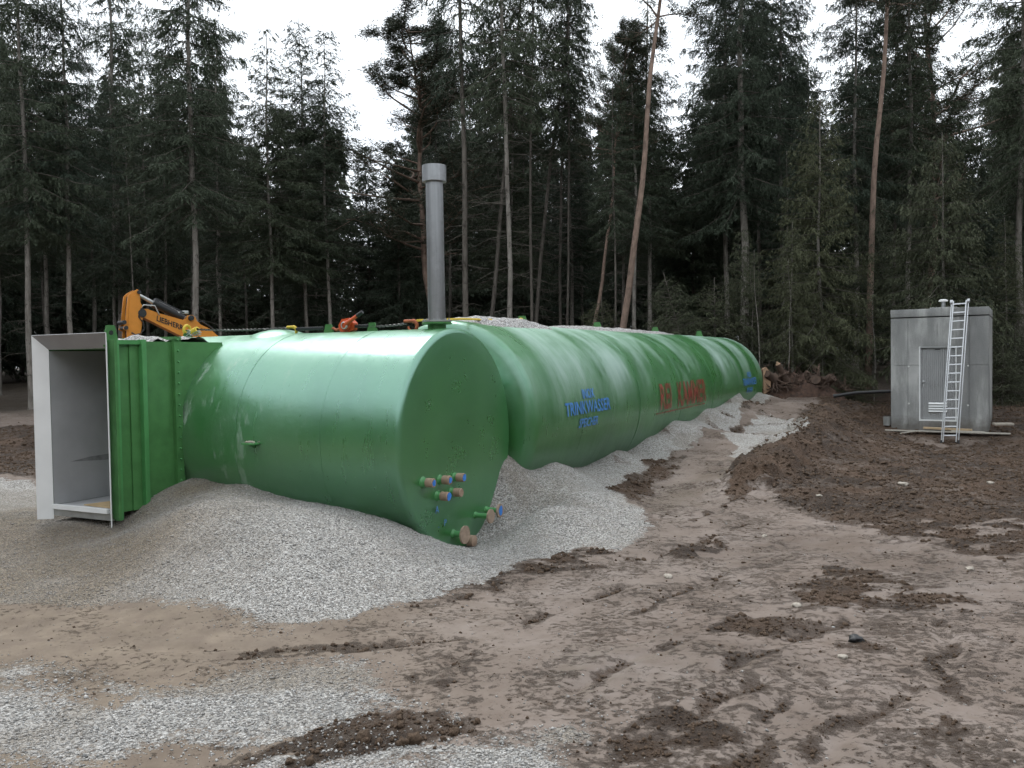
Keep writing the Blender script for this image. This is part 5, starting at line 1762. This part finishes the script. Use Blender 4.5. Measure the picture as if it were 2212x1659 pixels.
KIND = {
    'tall0': spruce(1, 20, 6.6, 2.9, 175, 19, .55, .15, .75, .11),
    'tall1': spruce(2, 20, 7.2, 2.7, 165, 19, .6, .15, .85, .105),
    'tall2': spruce(3, 20, 6.2, 3.0, 180, 18, .55, .16, .7, .12),
    'slim0': spruce(4, 20, 8.0, 2.0, 140, 18, .55, .14, .8, .095, dead=70),
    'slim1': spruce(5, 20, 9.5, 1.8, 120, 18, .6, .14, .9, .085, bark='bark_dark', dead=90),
    'young0': spruce(6, 10, .9, 2.4, 170, 19, .6, .12, 1.0, .06, 'needle_brown', 'bark_spruce', 20, .85, .05, .06, bw=.024),
    'young1': spruce(7, 10, 2.2, 2.1, 140, 19, .65, .12, 1.1, .055, 'needle_brown', 'bark_spruce', 24, .8, .06, .08, bw=.024),
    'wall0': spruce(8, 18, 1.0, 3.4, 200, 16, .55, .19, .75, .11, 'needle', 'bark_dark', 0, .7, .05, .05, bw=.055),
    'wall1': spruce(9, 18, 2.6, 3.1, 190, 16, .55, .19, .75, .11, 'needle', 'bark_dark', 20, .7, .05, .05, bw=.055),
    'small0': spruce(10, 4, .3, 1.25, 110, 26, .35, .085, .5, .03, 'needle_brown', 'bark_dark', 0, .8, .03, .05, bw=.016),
    'pole0': spruce(11, 12, 8.5, .8, 40, 12, .5, .11, .8, .042, 'needle_brown', 'bark_spruce', 30, .8, .08),
    'pine0': pine(12, 18, 12.0, 2.6, 40, .115),
    'pine1': pine(13, 16, 6.0, 3.3, 64, .11),
    'crook': spruce(14, 9.5, 2.4, 2.3, 150, 19, .7, .12, 1.1, .06, 'needle_brown', 'bark_spruce', 16, .75, .05, .08, path=([0, 2.2, 3.0, 4.0, 6.0, 9.5], [0, .0, -.16, -.34, -.38, -.45])),
}

SKY = np.array([(-400, -150), (0, -150), (120, -60), (150, 40), (200, 30), (260, -40), (330, 10), (360, -60), (500, -60), (525, 120), (560, 110), (590, 60), (650, 55), (700, 80), (745, 110), (765, 300), (800, 345), (835, 320), (850, 180), (900, 120), (935, 20), (960, -60), (1130, -60), (1150, 110), (1190, 120), (1210, 60), (1300, 60), (1400, -10), (1440, 100), (1465, 215), (1500, 190), (1520, 20), (1560, -90), (1740, -90), (1765, 60), (1790, 120), (1810, 10), (1850, -80), (2030, -70), (2060, 150), (2100, 185), (2140, 120), (2170, -60), (2700, -120)], float)


def hor_y(px): return 829.5 + FPX * math.tan(PITCH) - (px - 1106) * math.tan(ROLL)


def tree(kind, px, depth, label, H=None, ytop=None, lean=0.0, lean_y=0.0, group=None, name='spruce_tree', wide=1.0, spin=None, bark=None, thick=1.0):
    K = KIND[kind]
    p = at_depth(px, hor_y(px), depth)
    z = hz(p[0], p[1]) - .05
    if ytop is not None: H = EYE + (hor_y(px) - ytop) * depth / FPX - z
    s = H / K['H']
    rt = empty(name, (p[0], p[1], z), 0)
    rt.rotation_euler = (rad(lean_y), rad(lean), 0)
    rng = random.Random(int(px * 13 + depth * 7))
    sp = rng.uniform(0, 6.28) if spin is None else spin
    sw = s ** .75 * wide
    for nm, key in (('trunk', 'trunk'), ('branches', 'branches'), ('dead_twigs', 'dead'), ('crown', 'crown')):
        if K[key] is None: continue
        o = link_mesh(nm, K[key], rt, None, (0, 0, sp), (sw, sw, s))
        if nm == 'trunk':
            o.scale = (sw * thick, sw * thick, s)
        elif nm in ('branches', 'dead_twigs', 'crown'):
            o['kind'] = 'stuff' if nm != 'crown' else 'part'
            if nm == 'crown': del o['kind']
    tag(rt, label, 'tree', group)
    return rt


FRONT = 'spruces along the forest edge'
# --- the edge of the wood, left to right
tree('tall0', 66, 30, 'tall spruce with pale trunk at the far left beside the doorway collar', 19.5, group=FRONT)
tree('tall1', 157, 31, 'tall spruce with pale trunk above the doorway collar', 18, group=FRONT)
tree('slim0', 262, 36, 'slender spruce whose bare top stands against the sky at left', 23, group=FRONT, thick=1.1)
tree('pole0', 289, 33, 'thin pale pole tree rising right behind the excavator arm', 10, group=FRONT)
tree('tall2', 421, 29, 'stout spruce with long pale trunk right of the excavator arm', 20.5, group=FRONT, lean=.6, thick=.95)
tree('slim0', 477, 31, 'small spruce standing just right of the stout pale trunk', ytop=330, group=FRONT, wide=1.15)
tree('tall1', 590, 31, 'spruce with dark pointed top left of the bright sky gap', ytop=60, group=FRONT, thick=.8, wide=1.3)
tree('tall0', 664, 33, 'spruce between the two pointed tops near the sky gap', ytop=45, group=FRONT, thick=.7, wide=1.3)
tree('slim0', 712, 32, 'narrow spruce nearest the bright sky gap with thin top', ytop=62, group=FRONT, wide=1.5, thick=.7)
tree('pine1', 955, 34, 'spreading pine with open crown reaching into the sky gap', ytop=60, name='pine_tree', wide=1.6, spin=2.6, lean=-4.5)
tree('slim1', 1008, 30, 'bare stemmed spruce just right of the vent pipe', 24, group=FRONT, thick=1.15)
tree('slim1', 1047, 33, 'leaning dark stem second to the right of the vent pipe', 22, group=FRONT, lean=6)
tree('slim0', 1100, 29, 'pale straight stem behind the gravel heap on the long tank', 24, group=FRONT, thick=.85)
tree('slim1', 1146, 32, 'thin pale stem right of the straight pale stem', 22, group=FRONT, lean=1, thick=.7)
tree('slim1', 1139, 34, 'dark stem leaning right behind the yellow sling lug', 21, group=FRONT, lean=7)
tree('slim1', 1205, 35, 'dark double stem left of the leaning pines', 20, group=FRONT, lean=2, thick=.8)
tree('slim1', 1225, 33, 'thin dark stem beside the double stem', 20, group=FRONT, lean=1, thick=.65)
tree('pine0', 1268, 31, 'shorter leaning pine left of the tall reddish one', ytop=80, name='pine_tree', lean=7.5, thick=.85)
tree('pine0', 1325, 28, 'tall reddish leaning pine trunk crossing the middle of the forest', 18.5, name='pine_tree', lean=7.6, thick=1.05, spin=1.0)
tree('slim1', 1330, 28.8, 'thin upright stem touching the foot of the reddish leaning pine', ytop=90, group=FRONT, thick=.7)
tree('slim0', 1374, 31, 'slim spruce right behind the reddish leaning pine', ytop=40, group=FRONT, wide=1.2)
tree('tall1', 1405, 33, 'dense spruce right of the reddish pine below the sky notch', ytop=-20, group=FRONT, wide=1.1)
tree('tall0', 1570, 33, 'big dense spruce left of the tallest dark clump', 18.5, group=FRONT)
tree('tall2', 1607, 31, 'thick stemmed spruce in the middle of the dense dark clump', 20, group=FRONT, thick=1.35)
tree('tall1', 1690, 33, 'dense spruce right of the thick stemmed one', 18.5, group=FRONT)
tree('slim0', 1702, 30, 'slim spruce with a thin straight stem inside the dark clump', ytop=330, group=FRONT)
tree('young0', 1775, 28, 'brownish drooping spruce with open crown left of the second reddish pine', ytop=205, wide=1.15, group='drooping young spruces')
tree('young1', 1712, 27, 'drooping young spruce with double pale stem behind the root pile', ytop=480, group='drooping young spruces')
tree('young0', 1605, 27.5, 'bushy young spruce behind the far end of the long tank', ytop=490, group='drooping young spruces')
tree('pole0', 1640, 26.6, 'thin pale sapling stem beside the far tank end', ytop=540, group='thin saplings by the root pile', lean=-1.5)
tree('pole0', 1705, 26.2, 'thin pale sapling stem behind the middle of the root pile', ytop=560, group='thin saplings by the root pile')
tree('pole0', 1624, 27.2, 'thin sapling left of the far tank end', ytop=580, group='thin saplings by the root pile')
tree('pole0', 1771, 28.5, 'thin pale sapling right of the root pile', ytop=560, group='thin saplings by the root pile')
tree('pole0', 1888, 27, 'thin pale sapling left of the concrete shed', ytop=600, group='thin saplings by the root pile')
tree('small0', 1500, 27, 'small spruce leaning left above the long tank', ytop=580, lean=-14, name='spruce_tree', group='drooping young spruces', wide=1.2)
tree('small0', 1440, 29, 'low spruce bush behind the long tank left of the leaning one', ytop=665, group='drooping young spruces', wide=1.5)
tree('small0', 1545, 27.4, 'low spruce bush behind the far half of the long tank', ytop=600, group='drooping young spruces', wide=1.4)
tree('small0', 1300, 29, 'low spruce bush at the foot of the reddish leaning pine', ytop=640, group='drooping young spruces', wide=1.3)
tree('pine0', 1872, 28.5, 'second reddish pine with bare trunk left of the concrete shed', 19, name='pine_tree', lean=2.8, thick=1.0, spin=4.0)
tree('tall0', 1850, 32, 'dense spruce behind the second reddish pine', 18, group=FRONT, thick=.9)
tree('young1', 1885, 29, 'drooping spruce with brownish branches right of the second reddish pine', ytop=420, wide=1.2, group='drooping young spruces')
tree('crook', 2068, 26.5, 'wide drooping spruce with crooked pale stem right behind the shed', ytop=290, wide=1.2, group='drooping young spruces', spin=0.0)
tree('tall1', 1965, 32, 'dense spruce directly behind the concrete shed', 18.5, group=FRONT)
tree('pine1', 2010, 35, 'pine with spreading crown above the concrete shed', 18.5, name='pine_tree', wide=1.25)
tree('tall2', 2205, 29, 'dark spruce at the far right edge', 20, group=FRONT)
tree('young0', 2170, 28, 'young spruce right of the concrete shed', ytop=470, group='drooping young spruces')
tree('wall0', 1500, 36, 'dark spruce filling the gap below the sky notch', ytop=215, group=FRONT, wide=1.1)
tree('wall1', 800, 37, 'dark low spruce below the bright sky gap', ytop=345, group=FRONT, wide=1.1)
tree('wall0', 865, 35, 'dark low spruce left of the vent pipe', ytop=300, group=FRONT)
for px, d, yt, lb in ((1815, 26.8, 770, 'olive spruce seedling above the end of the black pipe'), (1845, 26.4, 785, 'lowest olive spruce seedling over the middle of the black pipe'),
                      (2165, 25.5, 745, 'low olive spruce seedling beside the right wall of the shed'), (2195, 26.4, 700, 'olive spruce seedling at the right picture edge'), (1790, 28.5, 690, 'tallest olive spruce seedling behind the right end of the root pile')):
    tree('small0', px, d, lb, ytop=yt, group='spruce seedlings', wide=1.5)
# --- rows behind
rng = random.Random(5)
DEEP = 'dark conifers deep in the wood'
rows = [(36.5, 150, 0), (41, 130, 1), (47, 125, 2), (54, 120, 3), (64, 130, 4)]
for d, stp, row in rows:
    px = -260 + rng.uniform(0, stp)
    while px < 2480:
        yt = float(np.interp(px, SKY[:, 0], SKY[:, 1])) + rng.uniform(40, 230) + (40 if row > 1 else 0)
        kd = rng.choice(['tall0', 'tall1', 'slim1', 'wall1', 'tall2'] if row < 2 else ['wall0', 'wall1', 'wall0'])
        zone = ['beyond the left picture edge', 'above the doorway collar', 'behind the excavator arm', 'left of the sky gap', 'under the bright sky gap', 'just left of the vent pipe', 'just right of the vent pipe', 'behind the reddish leaning pine',
                'above the far tank half', 'behind the root pile', 'left of the concrete shed', 'right behind the concrete shed', 'beyond the right picture edge'][int(np.searchsorted([0, 230, 480, 740, 860, 960, 1200, 1420, 1600, 1780, 1930, 2190], px))]
        tree(kd, px, d + rng.uniform(-1.5, 1.5), 'dark conifer %s, %s row of the wood' % (zone, ['second', 'third', 'fourth', 'fifth', 'last'][row]), ytop=min(yt, 560), group=DEEP, lean=rng.uniform(-1.5, 1.5), wide=rng.uniform(.9, 1.15))
        px += stp * rng.uniform(.7, 1.3)


def wood_mass(name, label, spots, hts, nb, seed, blade, rad_):
    """a far belt of conifers that reads as one mass"""
    rs = np.random.RandomState(seed)
    k = rs.randint(0, len(spots), nb)
    q = rs.uniform(0, 1, nb) ** .9
    hgt = np.asarray(hts)[k]
    r = rad_ * (1 - q) * np.sqrt(rs.uniform(0, 1, nb)) + .1
    an = rs.uniform(0, 6.283, nb)
    S = np.asarray(spots)[k]
    P = np.stack([S[:, 0] + r * np.cos(an), S[:, 1] + r * np.sin(an), S[:, 2] + .2 + hgt * q - .25 * r], -1)
    bd = np.stack([np.cos(an), np.sin(an), rs.uniform(-1.1, -.2, nb)], -1) + rs.normal(0, .3, (nb, 3))
    bd /= np.linalg.norm(bd, axis=1, keepdims=True)
    sd_ = np.cross(bd, rs.normal(0, 1, (nb, 3))); sd_ /= np.linalg.norm(sd_, axis=1, keepdims=True)
    L = blade * rs.uniform(.6, 1.4, (nb, 1)); w = L * .32
    V = np.stack([P - sd_ * w, P + sd_ * w, P + bd * L], 1).reshape(-1, 3)
    o = link_mesh(name, mesh_tris(name, V, np.arange(len(V)).reshape(-1, 3), M['needle']))
    return tag(o, label, 'wood', kind='stuff')


rs = np.random.RandomState(31)
sp = []; ht = []
for k in range(90):
    x_ = -75 + 150 * (k + rs.uniform(-.3, .3)) / 89; y_ = 76 + rs.uniform(-4, 8)
    px = 1106 + FPX * x_ / y_
    yt = float(np.interp(px, SKY[:, 0], SKY[:, 1])) + rs.uniform(140, 330)
    sp.append((x_, y_, 1.2)); ht.append(max(6, min(EYE + (hor_y(px) - yt) * y_ / FPX, 20)))
wood_mass('distant_wood', 'dark far belt of conifers closing the view between the trunks', sp, ht, 70000, 3, .75, 3.4)
sp = []; ht = []
for k in range(110):
    t = 2 * math.pi * (k + rs.uniform(-.3, .3)) / 110
    R_ = 34 + rs.uniform(-3, 6)
    x_, y_ = R_ * math.cos(t), 6 + R_ * math.sin(t)
    if y_ > 0 and abs(x_) < .86 * y_: continue          # the open side is the edge of the wood built above
    sp.append((x_, y_, 0.3)); ht.append(rs.uniform(13, 20))
wood_mass('surrounding_wood', 'dark conifers closing the clearing behind the viewpoint', sp, ht, 90000, 5, .8, 3.0)

# ------------------------------------------------------------------ single clods and stones
def lump(name, px, py, r, mat, label, cat, seed, group=None, flat=.75):
    p = gp(px, py, 0.0)
    z = hz(p[0], p[1])
    p = gp(px, py, z)
    rs = np.random.RandomState(seed)
    bm = bmesh.new()
    bmesh.ops.create_icosphere(bm, subdivisions=3, radius=1.0)
    ph = rs.uniform(0, 50, 3)
    sc = np.array([1, rs.uniform(.7, .95), flat]) * r
    for v in bm.verts:
        c = np.array(v.co)
        k = 1 + 1.0 * (fbm(np.array([c[0] * 1.7 + ph[0]]), np.array([c[1] * 1.7 + c[2] * 1.3 + ph[1]]), 4, seed % 97)[0] - .5) + .38 * (vnoise(np.array([c[0] * 5 + ph[2]]), np.array([c[1] * 5 + c[2] * 4]), 3)[0] - .5)
        v.co = Vector(c * k * sc)
    me = bpy.data.meshes.new(name); bm.to_mesh(me); bm.free()
    me.polygons.foreach_set('use_smooth', [True] * len(me.polygons))
    me.materials.append(mat)
    o = link_mesh(name, me, None, (p[0], p[1], hz(p[0], p[1]) + r * flat * .45), (0, 0, rs.uniform(0, 6)))
    return tag(o, label, cat, group)


for k, (px, py, r) in enumerate(((735, 1612, .045), (775, 1608, .05), (803, 1592, .055), (838, 1604, .06), (862, 1578, .04), (905, 1592, .055), (938, 1588, .06), (962, 1604, .062), (988, 1574, .04), (850, 1562, .035), (700, 1622, .05), (668, 1634, .055), (1022, 1572, .03), (640, 1648, .05), (790, 1580, .03), (818, 1616, .035), (880, 1605, .04), (925, 1610, .03))):
    lump('soil_clod', px + 14 * math.sin(k * 2.3), py + 12 * math.sin(k * 4.1), r * (.5 + .3 * math.sin(k * 1.7)), M['clod'], 'dark soil clod in the row lying on the foreground gravel', 'clod', 100 + k, 'soil clods in the foreground row')
for k, (px, py, r, m, lb) in enumerate(((1443, 1246, .07, 'stone', 'pale rounded stone pressed into the mud in front of the tanks'), (1651, 1166, .05, 'stone', 'small pale stone in the mud left of the dark field'), (1821, 1422, .045, 'stone', 'pale stone in the wet mud at lower right'),
                                        (1721, 1310, .055, 'stone', 'half buried stone between the soil patches at right'), (1951, 1048, .085, 'stone', 'pair-sized pale stone lying on the dark soil field'), (1770, 1075, .05, 'stone', 'pale stone at the near rim of the dark field'),
                                        (2140, 1046, .07, 'stone', 'long pale stone on the dark soil right of the ladder'), (2095, 1230, .05, 'stone', 'whitish stone at the right rim of the mud'), (1850, 1384, .075, 'black', 'black crumpled scrap lying on the mud at right'),
                                        (1850, 930, .09, 'stone', 'pale stone on the brown bank left of the shed'), (60, 950, .1, 'stone', 'pale stone on the soil left of the doorway collar'))):
    lump('stone' if m == 'stone' else 'plastic_scrap', px, py, r * .7, M[m], lb, 'stone' if m == 'stone' else 'scrap', 300 + k, flat=.5)
